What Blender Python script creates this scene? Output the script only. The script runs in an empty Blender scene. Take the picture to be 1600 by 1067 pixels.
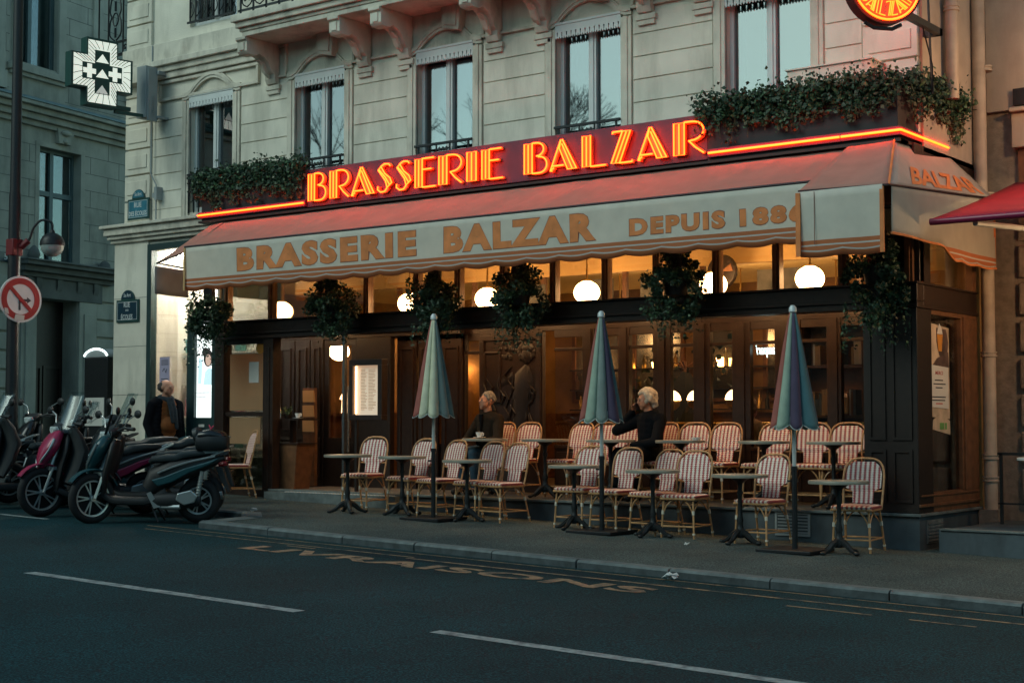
import bpy, math, random
from mathutils import Vector, Matrix
R=math.radians; PI=math.pi
rnd=random.Random(7)
sc=bpy.context.scene; C=sc.collection
# ---------------- camera, sky, sun, exposure
cam=bpy.data.cameras.new('camera'); co=bpy.data.objects.new('camera',cam); C.objects.link(co); sc.camera=co
cam.sensor_width=36; cam.lens=52.94; cam.clip_end=600; cam.clip_start=.05
co.location=(0,0,1.45)
co.rotation_euler=(R(90+3.017),0,math.atan2(.605,.797))
w=bpy.data.worlds.new('World'); sc.world=w; w.use_nodes=True
nt=w.node_tree; nt.nodes.clear()
sk=nt.nodes.new('ShaderNodeTexSky'); sk.sky_type='NISHITA'; sk.sun_disc=False
SE,SR=R(32),R(200)
sk.sun_elevation=SE; sk.sun_rotation=SR; sk.air_density=1.0; sk.dust_density=.6; sk.ozone_density=3
mx=nt.nodes.new('ShaderNodeMix'); mx.data_type='RGBA'; mx.blend_type='MULTIPLY'; mx.inputs[0].default_value=1
mx.inputs[7].default_value=(.84,1.0,.76,1)
bg=nt.nodes.new('ShaderNodeBackground'); bg.inputs[1].default_value=.15
ow=nt.nodes.new('ShaderNodeOutputWorld')
nt.links.new(sk.outputs[0],mx.inputs[6]); nt.links.new(mx.outputs[2],bg.inputs[0]); nt.links.new(bg.outputs[0],ow.inputs[0])
sl=bpy.data.lights.new('sun','SUN'); sl.energy=.75; sl.angle=R(30); sl.color=(.86,.98,.88)
so=bpy.data.objects.new('sun',sl); C.objects.link(so)
so.rotation_euler=(R(48),0,R(-25))
sc.view_settings.view_transform='Standard'; sc.view_settings.look='None'; sc.view_settings.exposure=.34; sc.view_settings.gamma=1
sc.cycles.max_bounces=7; sc.cycles.transparent_max_bounces=16; sc.cycles.sample_clamp_indirect=4
sc.cycles.use_denoising=True; sc.cycles.caustics_reflective=False; sc.cycles.caustics_refractive=False

# ---------------- materials
M={}
def mat(n,col,rough=.6,metal=0,var=.15,scale=6,bump=.15,bs=60,emit=0,ecol=None,spec=.5,stain=None):
    m=bpy.data.materials.new(n); m.use_nodes=True; t=m.node_tree; N=t.nodes; L=t.links
    b=N['Principled BSDF']; M[n]=m
    b.inputs['Roughness'].default_value=rough; b.inputs['Metallic'].default_value=metal
    b.inputs['Specular IOR Level'].default_value=spec
    tc=N.new('ShaderNodeTexCoord')
    if var:
        nz=N.new('ShaderNodeTexNoise'); nz.inputs['Scale'].default_value=scale; nz.inputs['Detail'].default_value=6
        L.new(tc.outputs['Object'],nz.inputs['Vector'])
        r=N.new('ShaderNodeValToRGB'); r.color_ramp.elements[0].position=.3; r.color_ramp.elements[1].position=.7
        r.color_ramp.elements[0].color=(*[c*(1-var) for c in col],1); r.color_ramp.elements[1].color=(*[min(1,c*(1+var)) for c in col],1)
        L.new(nz.outputs[0],r.inputs[0]); out=r.outputs[0]
        if stain:
            n2=N.new('ShaderNodeTexNoise'); n2.inputs['Scale'].default_value=stain[1]; n2.inputs['Detail'].default_value=8; n2.inputs['Roughness'].default_value=.65
            mp=N.new('ShaderNodeMapping'); mp.inputs['Scale'].default_value=stain[3] if len(stain)>3 else (1,1,.3)
            L.new(tc.outputs['Object'],mp.inputs[0]); L.new(mp.outputs[0],n2.inputs['Vector'])
            r2=N.new('ShaderNodeValToRGB'); r2.color_ramp.elements[0].position=.48; r2.color_ramp.elements[1].position=.68
            r2.color_ramp.elements[0].color=(0,0,0,1); r2.color_ramp.elements[1].color=(stain[2],)*3+(1,)
            L.new(n2.outputs[0],r2.inputs[0])
            mm=N.new('ShaderNodeMix'); mm.data_type='RGBA'; L.new(r2.outputs[0],mm.inputs[0]); L.new(out,mm.inputs[6]); mm.inputs[7].default_value=(*stain[0],1)
            out=mm.outputs[2]
        L.new(out,b.inputs['Base Color'])
    else: b.inputs['Base Color'].default_value=(*col,1)
    if bump:
        nb=N.new('ShaderNodeTexNoise'); nb.inputs['Scale'].default_value=bs; nb.inputs['Detail'].default_value=4
        L.new(tc.outputs['Object'],nb.inputs['Vector'])
        bp=N.new('ShaderNodeBump'); bp.inputs['Strength'].default_value=bump; bp.inputs['Distance'].default_value=.01
        L.new(nb.outputs[0],bp.inputs['Height']); L.new(bp.outputs[0],b.inputs['Normal'])
    if emit:
        b.inputs['Emission Color'].default_value=(*(ecol or col),1); b.inputs['Emission Strength'].default_value=emit
    return m
def glass(n,f=.12,tint=(1,1,1),rough=.02,base=.06,k=.5):
    m=bpy.data.materials.new(n); m.use_nodes=True; t=m.node_tree; N=t.nodes; L=t.links; N.clear(); M[n]=m
    o=N.new('ShaderNodeOutputMaterial'); tr=N.new('ShaderNodeBsdfTransparent'); tr.inputs[0].default_value=(*tint,1)
    g=N.new('ShaderNodeBsdfGlossy'); g.inputs['Roughness'].default_value=rough
    lw=N.new('ShaderNodeFresnel'); lw.inputs[0].default_value=1.5
    ma=N.new('ShaderNodeMath'); ma.operation='MULTIPLY_ADD'; ma.inputs[1].default_value=f/.04*k; ma.inputs[2].default_value=base; ma.use_clamp=True
    mi=N.new('ShaderNodeMixShader'); L.new(lw.outputs[0],ma.inputs[0]); L.new(ma.outputs[0],mi.inputs[0]); L.new(tr.outputs[0],mi.inputs[1]); L.new(g.outputs[0],mi.inputs[2]); L.new(mi.outputs[0],o.inputs[0])
    return m
# ---------------- mesh builder
class MB:
    def __init__(s): s.v=[]; s.f=[]; s.m=[]; s.s=[]
    def add(s,vs,fs,mi=0,sm=False,T=None):
        o=len(s.v)
        s.v+= [tuple(T@Vector(p)) for p in vs] if T else [tuple(p) for p in vs]
        for f in fs: s.f.append([i+o for i in f]); s.m.append(mi); s.s.append(sm)
        return s
    def bx(s,x0,x1,y0,y1,z0,z1,mi=0,T=None):
        if x0>x1: x0,x1=x1,x0
        if y0>y1: y0,y1=y1,y0
        if z0>z1: z0,z1=z1,z0
        return s.add([(x0,y0,z0),(x1,y0,z0),(x1,y1,z0),(x0,y1,z0),(x0,y0,z1),(x1,y0,z1),(x1,y1,z1),(x0,y1,z1)],
          [(0,3,2,1),(4,5,6,7),(0,1,5,4),(1,2,6,5),(2,3,7,6),(3,0,4,7)],mi,False,T)
    def hexa(s,b,t,mi=0):   # b,t: 4 points each (counter-clockwise from above)
        return s.add(list(b)+list(t),[(0,3,2,1),(4,5,6,7),(0,1,5,4),(1,2,6,5),(2,3,7,6),(3,0,4,7)],mi)
    def tube(s,pts,r,n=8,closed=False,mi=0,T=None,flat=None):
        P=[Vector(p) for p in pts]; k=len(P); rs=r if isinstance(r,(list,tuple)) else [r]*k
        vs=[]; up=None
        for i in range(k):
            a=P[i-1] if (i or closed) else P[0]; b=P[(i+1)%k] if (i<k-1 or closed) else P[-1]
            d=(b-a); d=d.normalized() if d.length>1e-9 else Vector((0,0,1))
            if up is None:
                up=Vector((0,0,1)) if abs(d.z)<.9 else Vector((1,0,0))
            u=(up-d*up.dot(d)); u=u.normalized() if u.length>1e-6 else d.orthogonal().normalized(); up=u; w_=d.cross(u)
            for j in range(n):
                q=2*PI*j/n; vs.append(P[i]+(u*math.cos(q)+w_*math.sin(q)*(flat or 1))*rs[i])
        fs=[]
        for i in range(k if closed else k-1):
            for j in range(n):
                a=i*n+j; b=i*n+(j+1)%n; c=((i+1)%k)*n+(j+1)%n; d=((i+1)%k)*n+j; fs.append((a,b,c,d))
        if not closed: fs.append(tuple(range(n-1,-1,-1))); fs.append(tuple((k-1)*n+j for j in range(n)))
        return s.add(vs,fs,mi,True,T)
    def lathe(s,prof,n=20,c=(0,0,0),mi=0,T=None,sm=True,wob=None):
        vs=[]
        for i,(r,z) in enumerate(prof):
            for j in range(n):
                q=2*PI*j/n; rr=r*(wob(i,q) if wob else 1); vs.append((c[0]+rr*math.cos(q),c[1]+rr*math.sin(q),c[2]+z))
        fs=[]
        for i in range(len(prof)-1):
            for j in range(n): fs.append((i*n+j,i*n+(j+1)%n,(i+1)*n+(j+1)%n,(i+1)*n+j))
        cl=tuple(prof[0])==tuple(prof[-1])
        if prof[0][0]>1e-4 and not cl: fs.append(tuple(range(n-1,-1,-1)))
        if prof[-1][0]>1e-4 and not cl: fs.append(tuple((len(prof)-1)*n+j for j in range(n)))
        return s.add(vs,fs,mi,sm,T)
    def prism(s,poly,ax,a,b,mi=0,T=None):  # poly in the 2 other axes; extruded along ax from a to b
        n=len(poly)
        def p3(p,d): return (d,p[0],p[1]) if ax=='x' else ((p[0],d,p[1]) if ax=='y' else (p[0],p[1],d))
        vs=[p3(p,a) for p in poly]+[p3(p,b) for p in poly]
        fs=[tuple(range(n-1,-1,-1)),tuple(range(n,2*n))]+[(i,(i+1)%n,n+(i+1)%n,n+i) for i in range(n)]
        return s.add(vs,fs,mi,False,T)
    def ball(s,c,r,n=14,k=9,mi=0,T=None):
        r=(r,r,r) if not isinstance(r,(tuple,list)) else r
        vs=[(c[0],c[1],c[2]-r[2])]
        for i in range(1,k):
            t=-PI/2+PI*i/k
            for j in range(n): q=2*PI*j/n; vs.append((c[0]+r[0]*math.cos(t)*math.cos(q),c[1]+r[1]*math.cos(t)*math.sin(q),c[2]+r[2]*math.sin(t)))
        vs.append((c[0],c[1],c[2]+r[2])); fs=[]
        for j in range(n): fs.append((0,1+(j+1)%n,1+j))
        for i in range(k-2):
            for j in range(n): fs.append((1+i*n+j,1+i*n+(j+1)%n,1+(i+1)*n+(j+1)%n,1+(i+1)*n+j))
        t=len(vs)-1; o=1+(k-2)*n
        for j in range(n): fs.append((o+j,o+(j+1)%n,t))
        return s.add(vs,fs,mi,True,T)
    def loft(s,rings,mi=0,T=None,sm=True):
        n=len(rings[0]); vs=[p for r in rings for p in r]; fs=[]
        for i in range(len(rings)-1):
            for j in range(n): fs.append((i*n+j,i*n+(j+1)%n,(i+1)*n+(j+1)%n,(i+1)*n+j))
        fs.append(tuple(range(n-1,-1,-1))); fs.append(tuple((len(rings)-1)*n+j for j in range(n)))
        return s.add(vs,fs,mi,sm,T)
    def grid(s,fn,nu,nv,mi=0,th=0,sm=True):
        vs=[fn(i/nu,j/nv) for j in range(nv+1) for i in range(nu+1)]
        fs=[(j*(nu+1)+i,j*(nu+1)+i+1,(j+1)*(nu+1)+i+1,(j+1)*(nu+1)+i) for j in range(nv) for i in range(nu)]
        return s.add(vs,fs,mi,sm)
    def build(s,name,mats,parent=None,loc=None,rz=0,bev=0,solid=0,fix=True):
        me=bpy.data.meshes.new(name); me.from_pydata(s.v,[],s.f)
        for m in (mats if isinstance(mats,(list,tuple)) else [mats]): me.materials.append(M[m] if isinstance(m,str) else m)
        me.polygons.foreach_set('material_index',s.m); me.polygons.foreach_set('use_smooth',s.s); me.update()
        if any(s.s): me.set_sharp_from_angle(angle=R(42))
        o=bpy.data.objects.new(name,me); C.objects.link(o)
        if parent: o.parent=parent
        if loc: o.location=loc
        if rz: o.rotation_euler.z=rz
        if solid:
            md=o.modifiers.new('t','SOLIDIFY'); md.thickness=solid; md.offset=0
        if bev:
            md=o.modifiers.new('b','BEVEL'); md.width=bev; md.segments=2; md.limit_method='ANGLE'; md.angle_limit=R(40)
        return o
def tag(o,label=None,cat=None,group=None,kind=None):
    if label: o['label']=label
    if cat: o['category']=cat
    if group: o['group']=group
    if kind: o['kind']=kind
    return o
def thing(name,label,cat,loc=(0,0,0),rz=0,group=None):
    o=bpy.data.objects.new(name,None); C.objects.link(o); o.location=loc; o.rotation_euler.z=rz; o.empty_display_size=.1
    return tag(o,label,cat,group)
KIDS={}
def kids(o): return [c for c in bpy.data.objects if c.parent==o]
def dup(root,loc,rz,label,group=None):
    def cp(o,par):
        n=o.copy(); C.objects.link(n)
        if par: n.parent=par
        for c in kids(o): cp(c,n)
        return n
    r=cp(root,None); r.location=loc; r.rotation_euler.z=rz; r['label']=label
    if group: r['group']=group
    return r
_dg=None
def txt(name,body,mt,parent,box,plane,depth=.004,bold=0,space=1,mirror=False,sub=None,keep=False):
    """flat lettering: box=(u0,u1,v0,v1); plane = function (u,v,d)->xyz"""
    cu=bpy.data.curves.new('t','FONT'); cu.body=body; cu.size=1; cu.offset=bold; cu.space_character=space; cu.resolution_u=3
    o=bpy.data.objects.new('t',cu); C.objects.link(o); dg=bpy.context.evaluated_depsgraph_get(); dg.update()
    me=bpy.data.meshes.new_from_object(o.evaluated_get(dg)); C.objects.unlink(o); bpy.data.objects.remove(o)
    xs=[v.co.x for v in me.vertices]; ys=[v.co.y for v in me.vertices]
    x0,x1,y0,y1=min(xs),max(xs),min(ys),max(ys); u0,u1,v0,v1=box
    b=MB(); n=len(me.vertices); P=[]
    sy=(v1-v0)/(y1-y0); sx=(u1-u0)/(x1-x0)
    if keep: sx=sy
    um=(u0+u1)/2-sx*(x1-x0)/2 if keep else u0
    for v in me.vertices:
        u=um+(v.co.x-x0)*sx
        if mirror: u=u0+u1-u
        P.append((u,v0+(v.co.y-y0)*sy))
    fs=[tuple(p.vertices) for p in me.polygons]
    vs=[plane(u,v,depth) for u,v in P]+[plane(u,v,0) for u,v in P]
    ed={}
    for f in fs:
        for i in range(len(f)):
            a,c=f[i],f[(i+1)%len(f)]
            if (c,a) in ed: del ed[(c,a)]
            else: ed[(a,c)]=1
    b.add(vs,fs+[tuple(i+n for i in reversed(f)) for f in fs]+[(c,a,a+n,c+n) for a,c in ed],0)
    bpy.data.meshes.remove(me)
    return b.build(name,mt,parent)
def front(y): return lambda u,v,d:(u,y-d,v)
def gz(x): return -.0464-.026*x          # pavement height
def rzz(x): return gz(x)-.07               # road height
def arc(c,r,a0,a1,n): return [(c[0]+r*math.cos(R(a0+(a1-a0)*i/n)),c[1]+r*math.sin(R(a0+(a1-a0)*i/n))) for i in range(n+1)]
def smooth(P,k=6,closed=False):   # Catmull-Rom through points
    P=[Vector(p) for p in P]; n=len(P); out=[]
    for i in range(n if closed else n-1):
        p0=P[(i-1)%n] if (closed or i) else P[0]; p1=P[i]; p2=P[(i+1)%n]; p3=P[(i+2)%n] if (closed or i<n-2) else P[-1]
        for j in range(k):
            t=j/k; out.append(.5*((2*p1)+(p2-p0)*t+(2*p0-5*p1+4*p2-p3)*t*t+(3*p1-p0-3*p2+p3)*t**3))
    if not closed: out.append(P[-1])
    return out

mat('stone',(.71,.66,.55),.85,var=.13,scale=1.7,bump=.35,bs=45,stain=((.30,.28,.22),2.2,.5,(1,1,.22)))
mat('stone_trim',(.63,.58,.48),.8,var=.10,scale=5,bump=.2,bs=45,stain=((.20,.18,.14),2.6,.65,(1,1,.4)))
mat('old_stone',(.42,.42,.36),.9,var=.14,scale=2.2,bump=.3,bs=40,stain=((.13,.14,.12),1.1,.6))
mat('old_stone_dark',(.15,.16,.15),.9,var=.2,scale=3,bump=.3,bs=40)
mat('rough_stone',(.23,.19,.15),.95,var=.25,scale=9,bump=.8,bs=30,stain=((.1,.09,.08),2,.5))
mat('plaster',(.44,.36,.28),.9,var=.12,scale=3,bump=.2,bs=30,stain=((.25,.2,.16),1.5,.5))
mat('zinc',(.22,.30,.31),.6,.3,var=.2)
mat('white_paint',(.62,.64,.62),.5,var=.06,bump=.05)
mat('grey_paint',(.28,.31,.31),.5,var=.08,bump=.05)
mat('black_iron',(.012,.014,.016),.45,.3,var=.2,scale=20,bump=.2)
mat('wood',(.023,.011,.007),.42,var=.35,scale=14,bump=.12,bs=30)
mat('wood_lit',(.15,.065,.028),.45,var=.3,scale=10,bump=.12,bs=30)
mat('wood_dark',(.014,.008,.006),.45,var=.3,scale=14,bump=.1,bs=30)
mat('plinth_paint',(.055,.075,.085),.6,var=.25,scale=4,bump=.2,stain=((.025,.03,.035),3,.6))
mat('warm_wall',(.27,.15,.05),.7,var=.55,scale=1.3,bump=.05)
mat('cream_wall',(.62,.45,.22),.7,var=.1,scale=3,bump=.05)
mat('ceiling_paint',(.82,.62,.28),.8,var=.06,bump=.03)
mat('tile_floor',(.12,.10,.08),.4,var=.3,scale=12,bump=.1)
mat('pharm_white',(.80,.78,.70),.6,var=.04,bump=.02)
mat('green_frame',(.018,.045,.045),.4,var=.15,bump=.05)
mat('gold',(.40,.27,.10),.35,.8,var=.1)
mat('chrome',(.55,.58,.58),.22,.95,var=.05,bump=0)
mat('brass',(.45,.30,.10),.3,.9,var=.1,bump=.05)
mat('paper',(.62,.60,.54),.8,var=.04,bump=.03)
mat('card',(.50,.30,.13),.8,var=.08,scale=4,bump=.05)
mat('ink',(.04,.04,.045),.7,var=0,bump=0)
mat('lilac_paper',(.42,.37,.50),.8,var=.05,bump=0)
glass('pane_sky',.10,(.5,.6,.62),.02,.26)
glass('pane_shop',.05,(.93,.92,.88),.015,.02)
glass('pane_clear',.04,(.97,.97,.97),.01,.01)
mat('dark_room',(.012,.014,.016),.9,var=.2,bump=0)
mat('curtain',(.10,.11,.11),.9,var=.15,scale=10,bump=.1)
mat('orange_curtain',(.42,.13,.03),.9,var=.25,scale=14,bump=.2)
mat('grey_curtain',(.10,.16,.17),.9,var=.25,scale=14,bump=.2)

# thin card lets light through
mt=mat('card_thin',(.62,.40,.22),.8,var=.08,scale=4,bump=.03); t=mt.node_tree; b=t.nodes['Principled BSDF']; tl=t.nodes.new('ShaderNodeBsdfTranslucent'); tl.inputs[0].default_value=(.62,.40,.22,1)
ms=t.nodes.new('ShaderNodeMixShader'); ms.inputs[0].default_value=.55; o=[x for x in t.nodes if x.type=='OUTPUT_MATERIAL'][0]
t.links.new(b.outputs[0],ms.inputs[1]); t.links.new(tl.outputs[0],ms.inputs[2]); t.links.new(ms.outputs[0],o.inputs[0])
# ---------------- ground, road, pavement
def asphalt(n,col,spk,rough,stain):
    m=mat(n,col,rough,var=.22,scale=.8,bump=.55,bs=120,stain=stain)
    t=m.node_tree; N=t.nodes; L=t.links; b=N['Principled BSDF']
    b.inputs['Specular IOR Level'].default_value=.22
    src=b.inputs['Base Color'].links[0].from_socket
    tc=[x for x in N if x.type=='TEX_COORD'][0]
    v=N.new('ShaderNodeTexNoise'); v.inputs['Scale'].default_value=70; v.inputs['Detail'].default_value=3; L.new(tc.outputs['Object'],v.inputs['Vector'])
    r=N.new('ShaderNodeValToRGB'); r.color_ramp.elements[0].position=.42; r.color_ramp.elements[0].color=(.35,.35,.35,1); r.color_ramp.elements[1].position=.66; r.color_ramp.elements[1].color=(spk,spk,spk,1)
    L.new(v.outputs[0],r.inputs[0])
    mm=N.new('ShaderNodeMix'); mm.data_type='RGBA'; mm.blend_type='MULTIPLY'; mm.inputs[0].default_value=1
    L.new(src,mm.inputs[6]); L.new(r.outputs[0],mm.inputs[7]); L.new(mm.outputs[2],b.inputs['Base Color'])
asphalt('asphalt',(.0035,.031,.036),2.2,.85,((.003,.018,.020),.35,.8,(1,.4,1)))
asphalt('pavement_asphalt',(.075,.095,.088),1.7,.8,((.025,.045,.05),.6,.7,(1,.6,1)))
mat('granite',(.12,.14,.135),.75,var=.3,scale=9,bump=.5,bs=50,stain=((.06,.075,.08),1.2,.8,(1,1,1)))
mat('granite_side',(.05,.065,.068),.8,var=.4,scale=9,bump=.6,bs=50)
mat('road_white',(.26,.31,.30),.7,var=.35,scale=25,bump=.3,stain=((.02,.04,.045),7,.9,(1,1,1)))
mat('road_yellow',(.28,.18,.10),.7,var=.35,scale=30,bump=.3,stain=((.006,.030,.034),6,1.3,(1,1,1)))
def tilted(x0,x1,y0,y1,dz,name,m,kind='structure',nx=1):
    b=MB()
    for i in range(nx):
        a=x0+(x1-x0)*i/nx; c=x0+(x1-x0)*(i+1)/nx
        b.add([(a,y0,rzz(a)+dz),(c,y0,rzz(c)+dz),(c,y1,rzz(c)+dz),(a,y1,rzz(a)+dz)],[(0,1,2,3)])
    return tag(b.build(name,m),kind=kind)
tilted(-150,120,-120,150,0,'road','asphalt')
# kerb line points (x,y)
KB=[(10,11.35),(-6,11.5),(-11,11.55),(-13.3,11.6),(-13.45,12.4),(-14.0,12.9),(-20.2,12.9),(-21.2,13.6),(-21.6,15),(-21.6,40)]
def kerb_y(x):
    for (a,ya),(b,yb) in zip(KB,KB[1:]):
        if b<=x<=a: return ya+(yb-ya)*(a-x)/(a-b)
    return 12.6
b=MB(); W=.26
poly=[(x,y+W*.8) for x,y in KB[:7]]+[(-21.0,13.8),(-21.35,15),(-21.35,40),(-19.2,40),(10,40)]
b.add([(x,y,gz(x)) for x,y in poly],[tuple(range(len(poly)))])
tag(b.build('pavement','pavement_asphalt'),kind='structure')
b=MB(); pts=[]
segs=[]
for (a,ya),(c,yc) in zip(KB,KB[1:8]):
    L_=math.hypot(c-a,yc-ya); n=max(1,round(L_/1.05))
    for i in range(n): segs.append((a+(c-a)*i/n,ya+(yc-ya)*i/n,a+(c-a)*(i+1)/n,ya+(yc-ya)*(i+1)/n))
for x0,y0,x1,y1 in segs:
    d=Vector((x1-x0,y1-y0,0)); l=d.length; d/=l; nrm=Vector((d.y,-d.x,0))
    if nrm.y<0 or (abs(nrm.y)<.3 and nrm.x<0): nrm=-nrm
    g=.008; j=rnd.uniform(-.006,.006); jz=rnd.uniform(-.004,.004)
    p=[Vector((x0,y0,0))+d*g+nrm*j,Vector((x1,y1,0))-d*g+nrm*j]
    sec=[(0,-.16),(0,.0),(.015,.018),(.05,.026),(.24,.012),(.24,-.16)]
    rings=[[(q.x+nrm.x*u,q.y+nrm.y*u,gz(q.x)+v+jz-.01) for u,v in sec] for q in p]
    n=len(sec); vs=rings[0]+rings[1]; o=len(b.v)
    b.add(vs,[(i,i+1,n+i+1,n+i) for i in range(1,n-1)]+[tuple(range(n-1,-1,-1)),tuple(range(n,2*n))],0)
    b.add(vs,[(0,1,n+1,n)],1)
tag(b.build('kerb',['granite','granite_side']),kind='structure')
# markings: one object per painted mark kind
def mark(name,m,polys,dz=.004):
    b=MB()
    for p in polys: b.add([(x,y,rzz(x)+dz) for x,y in p],[tuple(range(len(p)))])
    return tag(b.build(name,m),kind='structure')
def dash(x0,x1,y,wd=.11,n=None): 
    n=n or max(1,int(abs(x1-x0)/.6)); return [[(x0+(x1-x0)*i/n,y-wd/2),(x0+(x1-x0)*(i+1)/n,y-wd/2),(x0+(x1-x0)*(i+1)/n,y+wd/2),(x0+(x1-x0)*i/n,y+wd/2)] for i in range(n)]
mark('lane_marking','road_white',dash(-11.0,-7.79,7.74,.12)+dash(-6.51,-3.3,7.73,.12)+dash(-1.9,1.3,7.73,.12)+dash(-15.6,-12.3,7.75,.12)+dash(-16.3,-15.3,11.0,.09))
mark('bay_marking','road_yellow',dash(-13.9,-2,11.36,.035)+dash(-13.6,-9.6,11.08,.035)+dash(-9.6,-1.5,10.98,.05)+dash(-11.2,-10.8,10.95,.04)+dash(-5.4,-4.7,10.62,.04)+dash(-4.4,-3.9,10.6,.04))
def roadtxt(u,v,d): return (u,v,rzz(u)+.004+d)
tag(txt('bay_lettering','LIVRAISONS','road_yellow',None,(-11.35,-6.6,10.40,10.76),roadtxt,.001,bold=.03,space=1.05),kind='structure')
asphalt('asphalt_patch',(.0025,.020,.026),2.0,.9,((.002,.012,.016),.8,.8,(1,1,1)))
mark('road_patch','asphalt_patch',[[(-10.6,10.85),(-7.2,10.83),(-7.1,11.3),(-8.8,11.33),(-10.5,11.3)]],.002)
# small litter
mat('litter',(.6,.62,.6),.8,var=.1)
for i,(x,y,s,lb) in enumerate([(-6.9,11.38,.07,'crumpled white paper lying in the gutter by the kerb'),(-8.05,13.6,.03,'small white scrap on the pavement below the second pair of chairs'),(-14.0,13.1,.05,'small white scrap of paper on the pavement behind the scooter wheel')]):
    b=MB(); 
    for k in range(5):
        a=rnd.uniform(0,PI); b.add([(rnd.uniform(-s,s),rnd.uniform(-s,s),rnd.uniform(0,s)) for _ in range(4)],[(0,1,2),(0,2,3),(1,3,2),(0,3,1)])
    z=rzz(x)+.006 if y<11.5 else gz(x)+.006
    tag(b.build('paper_scrap','litter',None,(x,y,z)),lb,'litter')

# ---------------- corner building (upper stone facade)
YF=15.2
bld=thing('corner_building','pale stone corner building with arched windows above the brasserie','building',(0,0,0))
WC=[-17.24,-14.96,-12.66,-10.36,-7.9]; HW=.49
def win_hw(i): return .49 if i<4 else .54
TOP=11.5
b=MB()
# backing piers between openings (z 4.45..6.75) face 15.2
edges=[-19.2]+sum([[c-win_hw(i),c+win_hw(i)] for i,c in enumerate(WC)],[])+[-6.14]
for k in range(0,len(edges),2):
    b.bx(edges[k],edges[k+1],YF+.018,YF+.42,4.45,6.75)
    z=4.43; j=0
    xa=edges[k]+(.17 if k else .62); xb=edges[k+1]-(.17 if k<len(edges)-2 else .62)
    for z0 in [4.45,4.72,4.995,5.272,5.55,5.827,6.104]:
        z1=min(z0+.277,6.36)
        if xb-xa>.2: b.bx(xa,xb,YF,YF+.02,z0+.008,z1-.008)
b.bx(-19.2,-6.14,YF+.018,YF+.42,6.75,7.3)
for i,c in enumerate(WC):
    h=win_hw(i); n=12
    for k in range(n):
        def az(t): return 6.36+.27*(1-((t*2-1)**2))
        t0,t1=k/n,(k+1)/n; x0=c-h+2*h*t0; x1=c-h+2*h*t1
        b.hexa([(x0,YF+.018,az(t0)),(x1,YF+.018,az(t1)),(x1,YF+.42,az(t1)),(x0,YF+.42,az(t0))],[(x0,YF+.018,6.75),(x1,YF+.018,6.75),(x1,YF+.42,6.75),(x0,YF+.42,6.75)])
    b.bx(c-h,c+h,YF+.018,YF+.42,4.45,4.62)
# upper storey with openings
UH=.52
e2=[-19.2]+sum([[c-UH,c+UH] for c in WC],[])+[-6.14]
for k in range(0,len(e2),2):
    b.bx(e2[k],e2[k+1],YF+.018,YF+.42,7.3,9.9)
    xa=e2[k]+(.17 if k else .62); xb=e2[k+1]-.17
for i,c in enumerate(WC):
    b.bx(c-UH,c+UH,YF+.018,YF+.42,9.7,9.9)
    if i==0: b.bx(c-UH,c+UH,YF+.018,YF+.42,7.3,7.48)
b.bx(-19.2,-6.14,YF+.018,YF+.42,9.9,TOP)
b.bx(-19.2,-18.9,YF+.42,24,3.0,TOP); b.bx(-6.5,-6.14,YF+.42,17.0,4.3,TOP); b.bx(-19.2,-6.14,YF+.42,24,TOP-.3,TOP)
b.build('wall','stone',bld)
# quoins left and right
for (xa,xb) in ((-19.22,-18.62),(-6.74,-6.12)):
    z=4.5; b=MB()
    while z<6.6:
        b.bx(xa,xb,YF-.03,YF+.03,z,z+.385); b.bx(xa+.07,xb-.07,YF-.045,YF,z+.09,z+.30); z+=.41
    b.build('quoin','stone',bld,bev=.006); b=MB(); z=7.3
    while z<9.5:
        b.bx(xa,xb,YF-.03,YF+.03,z,z+.385); b.bx(xa+.07,xb-.07,YF-.045,YF,z+.09,z+.30); z+=.41
    b.build('quoin','stone',bld,bev=.006)
# cornice between storeys, left of the balcony + panel mouldings
b=MB()
for x0,x1 in ((-19.3,-15.9),):
    b.bx(x0,x1,YF-.16,YF+.02,6.93,7.02); b.bx(x0,x1,YF-.1,YF+.02,6.84,6.93); b.bx(x0,x1,YF-.06,YF+.02,6.74,6.84); b.bx(x0,x1,YF-.05,YF+.02,7.02,7.32)
b.bx(-19.38,-18.55,YF-.2,YF+.02,6.72,6.98)
b.build('storey_cornice','stone_trim',bld,bev=.012)
def frame(b,x0,x1,z0,z1,w=.05,p=.03,y=YF):
    b.bx(x0,x1,y-p,y+.02,z1-w,z1); b.bx(x0,x1,y-p,y+.02,z0,z0+w); b.bx(x0,x0+w,y-p,y+.02,z0+w,z1-w); b.bx(x1-w,x1,y-p,y+.02,z0+w,z1-w)
b=MB(); frame(b,-18.45,-16.2,6.40,6.72,.05); b.build('panel_moulding','stone_trim',bld,bev=.008)
for a,c in ((-16.05,-15.62),(-14.32,-13.25),(-12.02,-10.95),(-9.72,-8.6)):
    b=MB(); frame(b,a,c,6.42,6.9,.04); b.build('panel_moulding','stone_trim',bld,bev=.008)
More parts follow.
